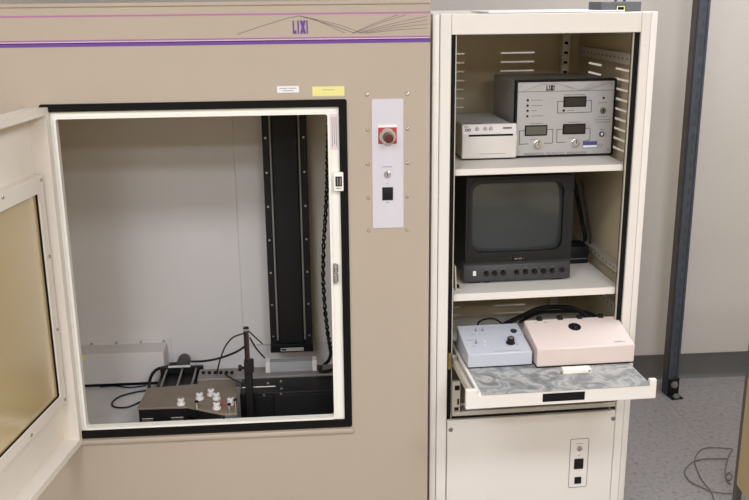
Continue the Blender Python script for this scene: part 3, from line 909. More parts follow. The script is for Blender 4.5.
for (q0, q1) in (((574.3, 458.4), (582.8, 467.8)), ((574.6, 476.5), (580.9, 482.6))):
    e0, e1 = rk(*q0, 0), rk(*q1, 0)
    hw = (e1.x - e0.x) / 2
    rp('push_switch', MB().box(kx - hw, kx + hw, -.006, -.0024, e1.z, e0.z, .001).box(kx - hw * .7, kx + hw * .7, -.008, -.006, e1.z + .004, e0.z - .004, .001), 'blackp', lp)
rp('plate_print', dashes([(kx - .012, kx + .011)], p.z + .014, .0012, -.0027, -.0024).box(kx - .004, kx + .004, -.0027, -.0024, p.z - .024, p.z - .0228).box(kx - .004, kx + .004, -.0027, -.0024, p.z - .066, p.z - .0648), 'ink_grey', lp)
# latch on the left stile
z0, z1 = rk(451, 369, .0).z, rk(451, 353, 0).z
hl = rp('door_catch', MB().box(.050, .0605, -.004, .008, z0, z1, .001), 'brass')
rp('catch_tongue', MB().box(.0605, .076, -.002, .004, z0 + .006, z1 - .006, .001).cyl((.066, -.006, z0 + .012), (.066, -.006, z1 - .012), .004, 10), 'steel', hl)

# pull-out tray
E = .25
tz, tf = .5805, .566
tray = rp('drawer', MB().box(.080, .535, -E + .004, .33, tf - .004, tf - .0015).box(.080, .088, -E + .004, .33, .532, .570, .001).box(.527, .535, -E + .004, .33, .532, .5655, .001), 'rack')
rp('drawer_front', MB().prism([(.0475, -E, .5275), (.0475, -E, tz), (.078, -E, tz), (.078, -E, tf), (.535, -E, tf), (.535, -E, tz), (.5535, -E, tz), (.5535, -E, .5275)], (0, .014, 0), .0015), 'rack', tray)
a, b = rk(542.8, 393.5, -E), rk(584.4, 400.3, -E)
za = (rk(543, 393.8, -E).z + rk(584, 391.3, -E).z) / 2; zb_ = (rk(543, 402, -E).z + rk(584, 399.4, -E).z) / 2
rp('finger_slot', MB().box(a.x, b.x, -E - .0012, -E, zb_, za, .0004), 'ink_black', tray)
rp('slide_rail', MB().box(.066, .0785, -E + .02, .36, .538, .560, .002), 'rail', tray)
rp('slide_rail', MB().box(.536, .546, -E + .02, .36, .538, .560, .002), 'rail', tray)
# tray housing below
hz0 = rk(457, 415.6, -.012).z; hz1 = .50
hs = rp('drawer_housing', MB().box(.062, .542, -.012, .45, hz0, hz0 + .004).box(.062, .542, -.016, -.012, hz0, hz0 + .013, .001).box(.062, .065, -.012, .45, hz0, hz1).box(.539, .542, -.012, .45, hz0, hz1).box(.065, .084, -.012, .0, hz0 + .013, hz1), 'rail')
rp('housing_slot', MB().box(.068, .080, -.0132, -.012, hz0 + .016, hz0 + .026).box(.076, .081, -.0132, -.012, hz0 + .034, hz0 + .052).box(.068, .082, -.0132, -.012, hz1 - .026, hz1 - .012), 'ink_black', hs)
rp('housing_bar', MB().box(.084, .53, -.004, .004, hz0 + .026, hz0 + .034).box(.520, .535, -.010, .002, hz0 + .013, hz1), 'ledge', hs)

# marbled mat lying on the tray
MZ = tf + .0028
mt = MB().box(.0885, .534, -E - .003, .12, tf + .0002, MZ, .0008)
single('shelf_mat', mt, 'marble', 'grey marbled vinyl mat on the pulled-out rack tray', 'mat', rw(.31, -.06, tf), RA, TRK)

# ------------------------------------------------------------------ boxes on the tray
# blue-grey control box
fa, fb = rkz(468.4, 367.6, MZ), rkz(532.4, 366.8, MZ)
bw0 = (fa.y + fb.y) / 2
u0, u1 = rk(468.2, 361, bw0).x, rk(532.2, 360, bw0).x
hf = (rk(468.2, 354.4, bw0).z + rk(531.8, 352, bw0).z) / 2
zbk = hf + .026
bw1 = rkz(492, 324.2, zbk).y
bb_ = thing('control_box', 'blue-grey control box with a black dial on the rack tray', 'control box', rw((u0 + u1) / 2, (bw0 + bw1) / 2, MZ), RA)
def slopebox(u0, u1, w0, w1, z0, zf, zb, bev=.002):
    return MB().prism([(u0, w0, z0), (u0, w0, zf), (u0, w1, zb), (u0, w1, z0)], (u1 - u0, 0, 0), bev)
part('case', slopebox(u0, u1, bw0, bw1, MZ + .003, hf, zbk), 'bluegrey', bb_, TRK)
part('base_pan', MB().box(u0 + .002, u1 - .002, bw0 + .003, bw1 - .003, MZ, MZ + .004), 'ink_black', bb_, TRK)
sl_n = Vector((0, -(zbk - hf), bw1 - bw0)).normalized()
def onslope(px, py, w0=bw0, z0=hf, n=sl_n):
    r = ray(px, py)
    rl = Vector((r.dot(RU), r.dot(RV), r.z)); cl = CAM - RO; cl = Vector((cl.dot(RU), cl.dot(RV), cl.z))
    t = (Vector((0, w0, z0)) - cl).dot(n) / rl.dot(n)
    return cl + rl * t
p = onslope(510.5, 343)
dk = part('dial', MB().lathe([(.0125, 0), (.0125, .002), (.0105, .003), (.0095, .017), (.0085, .018), (0, .018)], p, sl_n, 24), 'blackp', bb_, TRK)
part('dial_cap', MB().lathe([(.0083, 0), (.0083, .0008), (0, .001)], p + sl_n * .018, sl_n, 20), 'chrome', dk, TRK)
p = onslope(513.6, 331.5)
part('jack_ring', MB().lathe([(.0085, 0), (.0085, .004), (.0055, .0045), (.0055, .003), (0, .003)], p, sl_n, 20), 'blackp', bb_, TRK)
part('jack_hole', MB().lathe([(.0052, 0), (.0052, .0008), (0, .0008)], p + sl_n * .003, sl_n, 16), 'steel', bb_, TRK)
for px, py in ((475.8, 331.5), (476.2, 343.5), (482.5, 331)):
    p = onslope(px, py)
    tg = part('toggle_switch', MB().lathe([(.0030, 0), (.0030, .002), (.0012, .003), (.0015, .010), (0, .011)], p, (sl_n + Vector((0, .5, .1))).normalized(), 10), 'steel', bb_, TRK)
for px, py in ((485, 341.5), (485.5, 345.5)):
    p = onslope(px, py)
    part('indicator', MB().lathe([(.0028, 0), (.0028, .001), (0, .002)], p, sl_n, 10), 'paper', bb_, TRK)
TS = TRK @ Matrix.Translation((0, bw0, hf)) @ Matrix.Rotation(math.atan2(zbk - hf, bw1 - bw0), 4, 'X')
mb = MB()
for x, y, l in ((.075, .010, .075), (.020, .040, .010), (.030, .060, .012), (.012, .075, .018), (.03, .105, .01), (.115, .035, .01), (.14, .04, .01), (.16, .09, .014)):
    mb.box(u0 + x, u0 + x + l, y, y + .0014, -.0001, .0003)
part('panel_print', mb, 'ink_grey', bb_, TS)

# pinkish-beige box with the lens port
fa = (rkz(537.4, 367.3, MZ).y + rkz(634, 364.4, MZ).y) / 2
pw0 = fa
pu0, pu1 = rk(537.3, 358, pw0).x, rk(634.4, 355, pw0).x
phf = (rk(537.6, 349.2, pw0).z + rk(635, 344.6, pw0).z) / 2
pzb = phf + .034
pw1 = (rkz(523, 319.4, pzb).y + rkz(614, 316.6, pzb).y) / 2
pb = thing('viewer_box', 'pinkish-beige sloped metal box with a black lens port on the rack tray', 'instrument box', rw((pu0 + pu1) / 2, (pw0 + pw1) / 2, MZ), RA)
part('case', slopebox(pu0, pu1, pw0, pw1, MZ + .004, phf, pzb, .0025), 'pinkbeige', pb, TRK)
part('base_pan', MB().box(pu0 + .001, pu1 - .001, pw0 + .003, pw1 - .003, MZ, MZ + .005), 'ink_black', pb, TRK)
pn = Vector((0, -(pzb - phf), pw1 - pw0)).normalized()
p = onslope(574.6, 327, pw0, phf, pn)
lpo = part('lens_port', MB().lathe([(.0175, -.002), (.0175, .0022), (.0155, .0022), (.0155, .0008), (0, .0008)], p, pn, 28), 'ink_black', pb, TRK)
part('lens_slit', MB().box(p.x - .0008, p.x + .0008, p.y - .010, p.y + .010, p.z - .0005, p.z + .0025).box(p.x + .005, p.x + .006, p.y - .010, p.y + .010, p.z + .0005, p.z + .0016), 'steel', lpo, TRK)
for px in (539.2, 560, 579.5, 601):
    p = onslope(px, 319.6 - (px - 539) * .033, pw0, phf, pn)
    part('top_clip', MB().box(p.x - .007, p.x + .007, pw1 - .008, pw1 + .006, p.z - .004, p.z + .008, .001), 'blackp', pb, TRK)
copies('screw', MB().lathe([(.0024, 0), (.0024, .0008), (0, .001)], (0, 0, 0), (0, 0, 1), 8), 'ledge', pb, [TRK @ TR(onslope(x, y, pw0, phf, pn)) for x, y in ((536, 323), (545.5, 322.5))])
TP = TRK @ Matrix.Translation((0, pw0, phf)) @ Matrix.Rotation(math.atan2(pzb - phf, pw1 - pw0), 4, 'X')
part('panel_print', MB().box(pu1 - .055, pu1 - .022, .014, .016, -.0001, .0003).box(pu1 - .05, pu1 - .03, .018, .0195, -.0001, .0003), 'ink_grey', pb, TP)

# small ivory box lying on the mat
a, b = rkz(563, 374.2, MZ), rkz(591.6, 373.2, MZ)
iw = (a.y + b.y) / 2
o = thing('remote_pod', 'small ivory plastic bar lying on the marbled mat', 'plastic bar', rw((a.x + b.x) / 2, iw + .01, MZ), RA)
part('body', MB().box(a.x, b.x, iw, iw + .022, MZ, MZ + .0135, .0015, 2), 'ivory', o, TRK)
part('side_print', MB().box(b.x - .008, b.x - .003, iw - .0004, iw, MZ + .004, MZ + .009), 'ink_grey', o, TRK)

# ------------------------------------------------------------------ video printer on the upper shelf
vz = S1
a, b = rkz(459.6, 161, vz), rkz(516.8, 159.6, vz)
vw = (a.y + b.y) / 2
vu0, vu1 = rk(462.4, 128, vw).x, rk(517.3, 124, vw).x
vz1 = (rk(462.7, 125.2, vw).z + rk(517.3, 123.4, vw).z) / 2
vp = thing('video_printer', 'low off-white video printer with a paper slot on the top rack shelf', 'printer', rw((vu0 + vu1) / 2, vw + .12, vz), RA)
zs1 = vz1 - .027
part('case', MB().box(vu0 + .002, vu1 - .013, vw + .012, vw + .26, vz + .004, vz1, .003), 'printer_top', vp, TRK)
part('front', MB().prism([(vu0, vw + .014, vz + .003), (vu0, vw, vz + .006), (vu0, vw - .004, zs1 - .004), (vu0, vw + .002, zs1), (vu0, vw + .006, vz1), (vu0, vw + .014, vz1)], (vu1 - vu0, 0, 0), .002), 'printer', vp, TRK)
part('paper_slot', MB().box(vu0 + .018, vu1 - .012, vw - .0045, vw + .006, zs1 - .006, zs1 - .001, .0005), 'ink_black', vp, TRK)
for x in (.043, .066, .082):
    part('button', MB().lathe([(.0052, 0), (.0052, .002), (.004, .003), (0, .003)], (vu0 + x, vw + .003, vz1 - .012), (0, -1, 0), 14), 'printer_top', vp, TRK)
part('logo_print', MB().ring((vu0 + .008, vu0 + .016, vz1 - .019, vz1 - .011), (vu0 + .0095, vu0 + .0145, vz1 - .0175, vz1 - .0125), vw + .0015, vw + .0032, .003, .002)
     .ring((vu0 + .0165, vu0 + .0245, vz1 - .019, vz1 - .011), (vu0 + .018, vu0 + .023, vz1 - .0175, vz1 - .0125), vw + .0015, vw + .0032, .003, .002)
     .box(vu0 + .006, vu0 + .018, vw + .003, vw + .0045, vz1 - .007, vz1 - .0055), 'ink_grey', vp, TRK)
part('front_print', MB().box(vu0 + .05, vu0 + .125, vw - .0012, vw - .0004, vz + .018, vz + .0190).box(vu1 - .04, vu1 - .015, vw + .002, vw + .0038, vz1 - .014, vz1 - .009), 'ink_grey', vp, TRK)
part('foot', MB().box(vu0 + .006, vu1 - .014, vw + .012, vw + .24, vz, vz + .004), 'ink_black', vp, TRK)
part('top_vent', MB().box(vu0 + .01, vu0 + .06, vw + .02, vw + .024, vz1, vz1 + .0006), 'ink_black', vp, TRK)

# ------------------------------------------------------------------ x-ray power controller
a, b = rkz(516, 160.2, vz), rkz(613, 155.6, vz)
cw = max((a.y + b.y) / 2, vw + .022)
cu0, cu1 = (rk(513.4, 82, cw).x + rk(516, 157, cw).x) / 2, (rk(616.2, 79, cw).x + rk(612.8, 154, cw).x) / 2
cz1 = (rk(513.4, 80.8, cw).z + rk(616.2, 78, cw).z) / 2
pc = thing('power_controller', 'grey power controller with three dark displays and two dials on the top rack shelf', 'controller', rw((cu0 + cu1) / 2, cw + .15, vz), RA)
part('case', MB().box(cu0 + .004, cu1 - .004, cw + .012, cw + .27, vz + .003, cz1 - .005, .003), 'case_grey', pc, TRK)
part('bezel', MB().ring((cu0, cu1, vz + .001, cz1), (cu0 + .0055, cu1 - .0055, vz + .0065, cz1 - .0055), cw - .003, cw + .014, .002, .002), 'ink_black', pc, TRK)
fpn = part('front_panel', MB().box(cu0 + .005, cu1 - .005, cw, cw + .010, vz + .006, cz1 - .005), 'panel_al', pc, TRK)
part('foot', MB().box(cu0 + .02, cu1 - .02, cw + .03, cw + .05, vz, vz + .003), 'ink_black', pc, TRK)
part('foot', MB().box(cu0 + .02, cu1 - .02, cw + .2, cw + .22, vz, vz + .003), 'ink_black', pc, TRK)
def ck(px, py):            # panel point from a pixel
    return rk(px, py, cw)
Z3 = lambda x, y: (x / 3.745 + 440, y / 3.745 + 60)
# header line, waves, letters
zl = (ck(*Z3(292, 124)).z + ck(*Z3(650, 108)).z) / 2
mb = MB().box(cu0 + .006, cu1 - .006, cw - .0006, cw, zl - .0009, zl + .0009)
def cl_(pts, wd=.0009):
    for p, q in zip(pts, pts[1:]):
        A, B = ck(*Z3(*p)), ck(*Z3(*q))
        mb.prism(*line((A.x, A.z), (B.x, B.z), wd, cw - .0006, cw))
cl_([(312, 117), (350, 103), (386, 92), (440, 88), (470, 98), (500, 108)])
for (s, e) in (((520, 116), (585, 80)), ((528, 116), (610, 80)), ((536, 115), (640, 80)), ((545, 115), (640, 86)), ((470, 96), (530, 114))):
    cl_([s, e])
part('panel_lines', mb, 'ink_grey', fpn, TRK)
a, b = ck(*Z3(399, 95)), ck(*Z3(428, 114))
part('logo_lettering', lixi((a.x, b.x, b.z, a.z), cw - .0008, cw), 'ink_black', fpn, TRK, label='black block letters LIXI')
# displays
for (x0_, y0_, x1_, y1_), lit in (((463, 137, 546, 174), 0), ((318, 245, 400, 282), 1), ((460, 240, 543, 276), 0)):
    a, b = ck(*Z3(x0_, y0_)), ck(*Z3(x1_, y1_))
    d = part('display', MB().box(a.x, b.x, cw - .003, cw, b.z, a.z, .0006), 'ink_black', fpn, TRK)
    part('display_window', MB().box(a.x + .0035, b.x - .0035, cw - .0034, cw - .003, b.z + .0035, a.z - .0035), 'lcd_lit' if lit else 'lcd', d, TRK)
# brackets drawn around displays
mb = MB()
for pts in ([(463, 155), (441, 155), (440, 199), (560, 195), (566, 194), (567, 151), (546, 152)],
            [(318, 265), (298, 265), (297, 316), (330, 314)], [(400, 261), (423, 259), (421, 311), (390, 312)],
            [(460, 259), (438, 260), (437, 309), (470, 308)], [(543, 256), (562, 255), (561, 300), (535, 305)]):
    cl_(pts, .0013)
part('bracket_lines', mb, 'ink_black', fpn, TRK)
# dials
for x, y in ((364, 315), (505, 310)):
    p = ck(*Z3(x, y))
    d = part('dial', MB().lathe([(.0115, 0), (.0115, .003), (.0095, .004), (.0088, .015), (0, .016)], (p.x, cw, p.z), (0, -1, 0), 20), 'chrome', fpn, TRK)
    part('dial_mark', MB().box(p.x - .0008, p.x + .0008, cw - .0168, cw - .0155, p.z, p.z + .008), 'ink_black', d, TRK)
# indicator lamps
for x, y in ((329, 151), (328, 171), (328, 190), (327, 211), (463, 189), (613, 142)):
    p = ck(*Z3(x, y))
    part('indicator', MB().lathe([(.0034, 0), (.0034, .001), (.0026, .0028), (0, .0036)], (p.x, cw, p.z), (0, -1, 0), 12), 'blackp', fpn, TRK)
p = ck(*Z3(610, 190))
d = part('key_switch', MB().lathe([(.0095, 0), (.0095, .002), (.0072, .005), (0, .005)], (p.x, cw, p.z), (0, -1, 0), 20), 'chrome', fpn, TRK)
part('key_slot', MB().box(p.x - .0009, p.x + .0009, cw - .0056, cw - .004, p.z - .0045, p.z + .0045), 'ink_black', d, TRK)
p = ck(*Z3(605, 277))
part('jack', MB().lathe([(.0072, 0), (.0072, .004), (.0046, .004), (.0046, .001), (0, .001)], (p.x, cw, p.z), (0, -1, 0), 18), 'blackp', fpn, TRK)
part('jack_pin', MB().lathe([(.0044, 0), (.0044, .0014), (0, .0014)], (p.x, cw - .001, p.z), (0, -1, 0), 14), 'paper', fpn, TRK)
a, b = ck(*Z3(535, 305)), ck(*Z3(587, 329))
o = part('blue_label', MB().box(a.x, b.x, cw - .001, cw, b.z, a.z), 'blue', fpn, TRK)
part('label_patch', MB().box(a.x + .001, b.x - .001, cw - .0014, cw - .001, b.z + .002, b.z + .0085), 'paper', o, TRK)
# tiny print
mb = MB()
for x, y, l in ((343, 151, 42), (343, 171, 40), (343, 190, 22), (343, 210, 44), (467, 131, 78), (476, 189, 28), (336, 238, 50), (480, 233, 48), (556, 141, 5), (556, 245, 5), (594, 160, 34), (592, 213, 36), (580, 224, 60), (584, 233, 54), (598, 260, 16), (590, 318, 22), (590, 326, 18), (340, 298, 20), (482, 292, 20)):
    A, B = ck(*Z3(x, y)), ck(*Z3(x + l, y))
    n = max(1, int(l / 9))
    for k in range(n):
        mb.box(A.x + (B.x - A.x) * k / n, A.x + (B.x - A.x) * (k + .8) / n, cw - .0004, cw, A.z - .0010, A.z + .0010)
zt_ = ck(*Z3(430, 350)).z
part('panel_print', mb, 'ink_grey', fpn, TRK)
mb = MB()
for x0_, x1_ in ((314, 390), (474, 548)):
    A, B = ck(*Z3(x0_, 350)), ck(*Z3(x1_, 350))
    for k in range(3): mb.box(A.x, B.x, cw - .0004, cw, zt_ - .004 + k * .003, zt_ - .0026 + k * .003)
A, B = ck(*Z3(396, 350)), ck(*Z3(468, 350))
n = 9
for k in range(n):
    xs = A.x + (B.x - A.x) * k / n
    dl = (B.x - A.x) / n
    if k % 3 == 1: mb.ring((xs, xs + dl * .8, zt_ - .0035, zt_ + .004), (xs + .0009, xs + dl * .8 - .0009, zt_ - .0024, zt_ + .0029), cw - .0004, cw)
    elif k % 3 == 0: mb.box(xs, xs + .001, cw - .0004, cw, zt_ - .0035, zt_ + .004).box(xs, xs + dl * .7, cw - .0004, cw, zt_ + .0028, zt_ + .004).box(xs + dl * .6, xs + dl * .6 + .001, cw - .0004, cw, zt_ - .0035, zt_ + .004)
    else: mb.box(xs, xs + dl * .7, cw - .0004, cw, zt_ - .0035, zt_ - .0024).box(xs + dl * .3, xs + dl * .3 + .001, cw - .0004, cw, zt_ - .0035, zt_ + .004)
part('name_print', mb, 'ink_grey', fpn, TRK)
copies('screw', MB().lathe([(.0026, 0), (.0026, .0008), (0, .0014)], (0, 0, 0), (0, -1, 0), 10), 'steel', fpn,
       [TRK @ TR((u_, cw, z_)) for u_ in (cu0 + .014, cu1 - .014) for z_ in (vz + .018, cz1 - .015)])

# ------------------------------------------------------------------ CRT monitor on the middle shelf
a, b = rkz(464, 285, S2), rkz(569, 279.4, S2)
mw = (a.y + b.y) / 2
mu0, mu1 = rk(463.6, 276, mw).x, rk(569.8, 270, mw).x
f_w = mw + .022
mz1 = rk(574, 174.6, f_w).z
mzs = (rk(462, 265.5, mw).z + rk(570, 260.5, mw).z) / 2
U0 = rk(466.0, 215, f_w).x
U1 = (rk(574.4, 176, f_w).x + rk(571, 258, f_w).x) / 2
tv = thing('crt_monitor', 'dark grey boxy CRT video monitor with a row of knobs on the middle rack shelf', 'monitor', rw((mu0 + mu1) / 2, mw + .14, S2), RA)
mzt = min(mz1, S1 - .03)
part('cabinet', MB().prism([(U0 + .006, f_w + .02, S2 + .006), (U0 + .006, f_w + .02, mzt - .003), (U0 + .006, f_w + .16, mzt - .01), (U0 + .006, f_w + .28, mzt - .07), (U0 + .006, f_w + .28, S2 + .03), (U0 + .006, f_w + .2, S2 + .006)], (U1 - U0 - .012, 0, 0), .004), 'mon', tv, TRK)
sxa, sxb = rk(472.0, 215, f_w).x, rk(563, 215, f_w).x
sza, szb = rk(518, 251.2, f_w).z, rk(518, 181, f_w).z
szb = min(szb, mzt - .018)
part('bezel', MB().ring((U0, U1, mzs - .002, mzt), (sxa - .006, sxb + .006, sza - .006, szb + .006), f_w, f_w + .03, .004, .026, 8).ring((sxa - .010, sxb + .010, sza - .012, szb + .012), (sxa, sxb, sza, szb), f_w - .003, f_w + .02, .032, .028, 8), 'mon', tv, TRK)
# bulging tube face
bm = bmesh.new()
N = 14
grid = []
for i in range(N + 1):
    row = []
    for j in range(N + 1):
        s_, t_ = i / N * 2 - 1, j / N * 2 - 1
        # squircle outline
        k = 1 - .045 * (s_ * s_ * t_ * t_)
        x = (sxa + sxb) / 2 + s_ * (sxb - sxa) / 2 * (1 - .022 * t_ * t_) * 1.01
        z = (sza + szb) / 2 + t_ * (szb - sza) / 2 * (1 - .022 * s_ * s_) * 1.01
        y = f_w + .003 + .016 * (s_ * s_ * .55 + t_ * t_ * .45)
        row.append(bm.verts.new((x, y, z)))
    grid.append(row)
for i in range(N):
    for j in range(N):
        bm.faces.new((grid[i][j], grid[i + 1][j], grid[i + 1][j + 1], grid[i][j + 1]))
bmesh.ops.recalc_face_normals(bm, faces=bm.faces[:])
part('screen', MB().merge(bm), 'crt', tv, TRK)
cs = part('control_strip', MB().prism([(mu0, mw, S2 + .006), (mu0, mw - .004, S2 + .010), (mu0, mw - .002, mzs - .004), (mu0, mw + .004, mzs), (mu0, f_w + .02, mzs), (mu0, f_w + .02, S2 + .006)], (mu1 - mu0, 0, 0), .0015), 'mon_low', tv, TRK)
part('foot', MB().box(mu0 + .02, mu0 + .05, mw + .01, mw + .04, S2, S2 + .006), 'blackp', tv, TRK)
part('foot', MB().box(mu1 - .05, mu1 - .02, mw + .01, mw + .04, S2, S2 + .006), 'blackp', tv, TRK)
part('foot', MB().box(mu0 + .02, mu0 + .05, mw + .2, mw + .23, S2, S2 + .006), 'blackp', tv, TRK)
part('foot', MB().box(mu1 - .05, mu1 - .02, mw + .2, mw + .23, S2, S2 + .006), 'blackp', tv, TRK)
km = []
kz = (S2 + mzs) / 2 + .004
for px in (486, 494.5, 503, 516.5, 525.4, 534.3, 543.4, 551.9):
    km.append(TRK @ TR((rk(px, 271, mw - .003).x, mw - .003, kz)))
copies('knob', MB().lathe([(.0074, 0), (.0074, .002), (.0062, .003), (.0055, .012), (0, .0125)], (0, 0, 0), (0, -1, 0), 16), 'black', cs, km)
p = rk(562, 268, mw - .003)
part('power_button', MB().box(p.x - .007, p.x + .007, mw - .008, mw - .002, kz - .006, kz + .006, .001), 'black', cs, TRK)
p = rk(474.4, 272.5, mw - .003)
part('white_button', MB().box(p.x - .0048, p.x + .0048, mw - .006, mw - .002, kz - .007, kz + .007, .001), 'paper', cs, TRK)
mb = MB()
for M_ in km:
    q_ = TRK.inverted() @ M_.translation
    mb.box(q_.x - .006, q_.x + .006, mw - .0037, mw - .0028, kz + .0105, kz + .0115)
part('strip_print', mb, 'ink_grey', cs, TRK)
p = rk(519, 258.4, f_w)
bd = part('badge', MB().box(p.x - .020, p.x + .020, f_w - .0014, f_w, p.z - .0055, p.z + .0055), 'black', tv, TRK)
part('badge_print', MB().box(p.x - .014, p.x - .005, f_w - .002, f_w - .0014, p.z - .002, p.z + .002).box(p.x - .002, p.x + .008, f_w - .002, f_w - .0014, p.z - .002, p.z + .0025).box(p.x + .013, p.x + .0145, f_w - .002, f_w - .0014, p.z - .002, p.z + .002), 'ledge', bd, TRK)
p = rkz(486.5, 281.5, S2)
part('tilt_foot', MB().lathe([(.010, 0), (.010, .004), (.004, .006), (0, .006)], (p.x, p.y - .002, S2), (0, 0, 1), 14), 'blackp', tv, TRK)

# ------------------------------------------------------------------ odds and ends in the rack
a, b = rkz(571, 268, S2), rkz(588.5, 263.5, S2)
ad = thing('power_adapter', 'black plastic power adapter beside the monitor on the middle shelf', 'power adapter', rw((a.x + b.x) / 2, b.y + .04, S2), RA)
aw = b.y
az = rk(580, 246.5, aw).z
part('case', MB().box(a.x - .02, b.x, aw, aw + .08, S2, az, .006, 2), 'blackp', ad, TRK)
part('seam', MB().box(a.x - .018, b.x - .004, aw - .0006, aw + .001, S2 + .016, S2 + .018), 'ledge', ad, TRK)
part('white_plug', MB().box(a.x + .0, a.x + .008, aw + .005, aw + .03, az, az + .012, .001), 'paper', ad, TRK)
part('cord', MB().tube([(a.x + .02, aw + .04, az), (a.x + .025, aw + .05, az + .02), (a.x + .035, aw + .10, az + .03), (a.x + .045, aw + .15, az + .015)], .004), 'blackp', ad, TRK)
mb = MB().tube([TRK.inverted() @ rw(*rk(582, 180, .40)), TRK.inverted() @ rw(*rk(585.5, 205, .39)), TRK.inverted() @ rw(*rk(588, 225, .36)), TRK.inverted() @ rw(*rk(590, 240, .33)), rkz(589, 252, S2 + .004)], .004, 8)
single('grey_cable', mb, 'darkgrey', 'grey cable hanging behind the monitor at the right of the middle shelf', 'cable', rw(*rkz(589, 251, S2)), RA, TRK)
mb = MB().tube([rk(573, 178, .44), rk(578, 200, .43), rk(582, 222, .40), rk(585, 236, .38), rk(584, 246, .36)], .006, 8)
single('black_cable', mb, 'blackp', 'thick black cable hanging behind the monitor in the back corner', 'cable', rw(*rk(584, 246, .36)), RA, TRK)
# small metal bracket at the left edge of the middle shelf
p = rkz(455.6, 290, S2)
bu = p.x
bk = thing('angle_bracket', 'small bare metal angle bracket left of the monitor on the middle shelf', 'bracket', rw(bu + .008, p.y + .01, S2), RA)
bh = rk(456, 267.5, p.y).z
part('plate', MB().prism([(bu, p.y, S2), (bu, p.y + .05, S2), (bu, p.y + .03, bh), (bu, p.y + .015, bh)], (.003, 0, 0)), 'rail', bk, TRK)
part('foot', MB().prism([(bu, p.y, S2), (bu + .016, p.y, S2), (bu + .016, p.y + .018, S2), (bu, p.y + .05, S2)], (0, 0, .003)), 'rail', bk, TRK)
part('bolt', MB().cyl((bu + .009, p.y + .012, S2 + .003), (bu + .009, p.y + .012, S2 + .012), .004, 8), 'blackp', bk, TRK)
# cables in the bay behind the boxes
def rcable(label, pts, r, m='blackp'):
    base = min(pts, key=lambda v: v.z)
    single('cable', MB().tube(pts, r, 8), m, label, 'cable', rw(*base), RA, TRK)
rcable('black cable arching behind the blue-grey control box', [Vector((rk(476, 324, bw1 + .02).x, bw1 + .004, zbk - .02)), rk(479, 322, bw1 + .03), rk(489, 318.5, bw1 + .05), rk(497, 320, bw1 + .05), rk(503, 325, bw1 + .03)], .0028)
rcable('thick black cable looping behind the pinkish-beige box', [rk(503, 325, bw1 + .06), rk(522, 316, bw1 + .10), rk(540, 308.5, bw1 + .12), rk(560, 307, bw1 + .12), rk(577, 310, bw1 + .11), rk(590, 319, bw1 + .09)], .0075)
rcable('second black cable looping behind the pinkish-beige box', [rk(520, 322, bw1 + .10), rk(538, 313, bw1 + .145), rk(560, 311.5, bw1 + .16), rk(585, 312, bw1 + .15), rk(600, 319, bw1 + .13)], .005)
rcable('black cable rising up the back corner of the tray bay', [rk(580, 318, .42), rk(582, 309, .46), rk(585, 304, .47)], .007)

# ------------------------------------------------------------------ on top of the rack
a, b = rkz(592, 11.2, RT), rkz(641, 10.6, RT)
gw = .045
gx0_, gx1_ = rk(601.5, 6, gw).x, rk(641.3, 6, gw).x
gz = rk(617, 1.6, gw).z
gb = thing('slate_box', 'low slate-grey box with a yellow label on top of the rack', 'box', rw((gx0_ + gx1_) / 2, gw + .05, RT - .0008), RA)
part('case', MB().prism([(gx0_, gw, RT - .0005), (gx1_, gw, RT - .0005), (gx1_, gw + .10, RT - .0005), (gx0_, gw + .10, RT - .0005)], (0, 0, gz - RT), .001), 'bluebox', gb, TRK)
a, b = rk(616, 5.3, gw), rk(625.5, 10.2, gw)
lb = part('label_border', MB().box(a.x, b.x, gw - .0008, gw, RT + .001, a.z), 'ink_black', gb, TRK)
part('yellow_label', MB().ring((a.x + .002, b.x - .002, RT + .002, a.z - .0015), (a.x + .005, b.x - .005, RT + .004, a.z - .004), gw - .0014, gw - .0008), 'yellow', lb, TRK)
part('blue_cord', MB().tube([(gx0_ + .055, gw + .05, gz - .002), (gx0_ + .062, gw + .05, gz + .010), (gx0_ + .075, gw + .05, gz + .012), (gx0_ + .083, gw + .05, gz - .002)], .0035, 8), 'blue', gb, TRK)
a, b = rkz(471, 12, RT), rkz(599, 10.6, RT)
single('paper_sheet', MB().box(a.x, b.x, .010, .22, RT + .0002, RT + .0042, .001), 'paper', 'white sheet stack lying flat on top of the rack', 'paper', rw((a.x + b.x) / 2, .1, RT + .0002), RA, TRK)

# ================================================================== post, side cabinet, cord
p = atZ(669.0, 393.0, 0)
pa = math.radians(8)
ps = thing('strut_post', 'tall dark blue-grey slotted steel post standing by the back wall', 'post', (p.x, p.y, 0), pa)
TPp = TR((p.x, p.y, 0)) @ Matrix.Rotation(pa, 4, 'Z')
H = CEIL - .002
part('channel', MB().box(-.022, .022, -.0205, -.018, .001, H).box(-.022, -.0195, -.018, .0205, .001, H).box(.0195, .022, -.018, .0205, .001, H).box(-.0195, -.010, .018, .0205, .001, H).box(.010, .0195, .018, .0205, .001, H).box(-.022, -.013, -.0235, -.0205, .001, H).box(.013, .022, -.0235, -.0205, .001, H), 'strut', ps, TPp)
part('edge_strip', MB().box(-.0236, -.022, -.010, .0205, .08, H), 'strutedge', ps, TPp)
copies('slot', MB().rrect((-.0055, .0055, -.013, .013), -.0209, -.0204, .005), 'strutslot', ps, [TPp @ TR((0, 0, .12 + .0508 * k)) for k in range(51)])
ft = part('foot_bracket', MB().box(-.024, .024, -.031, -.0236, .0, .075, .002).box(-.024, .024, -.066, -.0236, 0, .006, .001), 'black', ps, TPp)
part('bolt', MB().lathe([(.015, 0), (.015, .006), (.009, .007), (.009, .013), (0, .013)], TPp @ Vector((0, -.031, .050)), (TPp.to_3x3() @ Vector((0, -1, 0))), 6), 'ledge', ft)
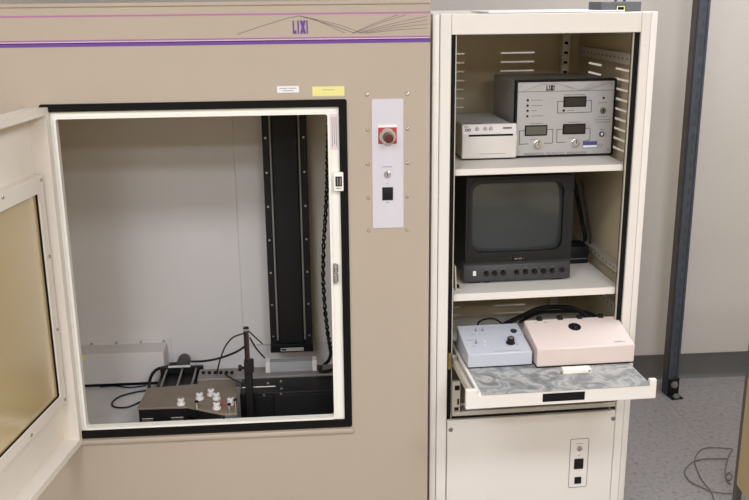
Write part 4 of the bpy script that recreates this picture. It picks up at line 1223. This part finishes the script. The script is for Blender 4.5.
part('bolt', MB().lathe([(.014, 0), (.014, .004), (.009, .005), (.009, .010), (0, .010)], TPp @ Vector((0, -.052, .006)), (0, 0, 1), 6), 'ledge', ft)

# tan side cabinet at the right edge of the picture
fc = atZ(731.2, 506, 0)
SX, SYc = fc.x, fc.y
sd = math.radians(-6)
SH = atY(748.6, 300, SYc).z
scb = thing('side_cabinet', 'tan laminate cabinet with a grey edge at the right border', 'cabinet', (SX + .25, SYc - .35, 0))
TSD = TR((SX, SYc, 0)) @ Matrix.Rotation(sd, 4, 'Z')
zl0 = .085
zseam = atY(744, 378, SYc - .03).z
part('edge_post', MB().box(0, .022, -.016, 0, 0, SH, .001), 'edgegrey', scb, TSD)
part('panel', MB().box(.002, .02, -.62, -.017, zl0, zseam - .002, .001), 'wood', scb, TSD)
part('panel', MB().box(.002, .02, -.62, -.017, zseam + .002, SH - .012, .001), 'wood_grey', scb, TSD)
part('carcass', MB().box(.021, .50, -.62, -.001, zl0, SH - .012), 'wood', scb, TSD)
part('top', MB().box(-.004, .505, -.63, .004, SH - .012, SH + .012, .002), 'wood_grey', scb, TSD)
part('leg', MB().box(.004, .03, -.62, -.59, 0, zl0), 'ledge', scb, TSD)
part('leg', MB().box(.46, .49, -.62, -.59, 0, zl0), 'ledge', scb, TSD)
part('leg', MB().box(.46, .49, -.04, -.01, 0, zl0), 'ledge', scb, TSD)
part('red_tab', MB().box(-.005, -.002, -.04, -.005, SH - .03, SH - .008), 'red', scb, TSD)

z = .004
def fz(pts): return [atZ(x, y, z) for x, y in pts]
cd = MB().tube(fz([(732, 448.5), (720, 447.8), (708, 447.5), (700, 450.5), (695.5, 457), (695, 463), (699, 474), (703.5, 482), (711, 491), (714, 500), (716, 510)]), .0016, 6)
cd.tube(fz([(727, 458.5), (715, 458.5), (703, 459), (693.5, 461.5), (686, 468), (685, 474), (690, 481), (699, 486), (711, 491), (722, 493), (734, 493.5)]), .0019, 6)
p = atZ(705, 470, 0)
single('floor_cord', cd, 'cord', 'thin brown cord looped loosely on the grey floor', 'cord', (p.x, p.y, 0))
cd = MB().tube(fz([(733, 449), (729, 455), (726, 466), (725.5, 474), (727, 481), (731, 484)]), .0019, 6)
cd.tube(fz([(726, 477), (729, 472.5), (732, 476), (729, 480.5), (725.5, 477), (727.5, 473)]), .0017, 6)
p = atZ(729, 478, 0)
single('cord_tangle', cd, 'cord', 'small tangle of brown cord against the tan side cabinet', 'cord', (p.x, p.y, 0))
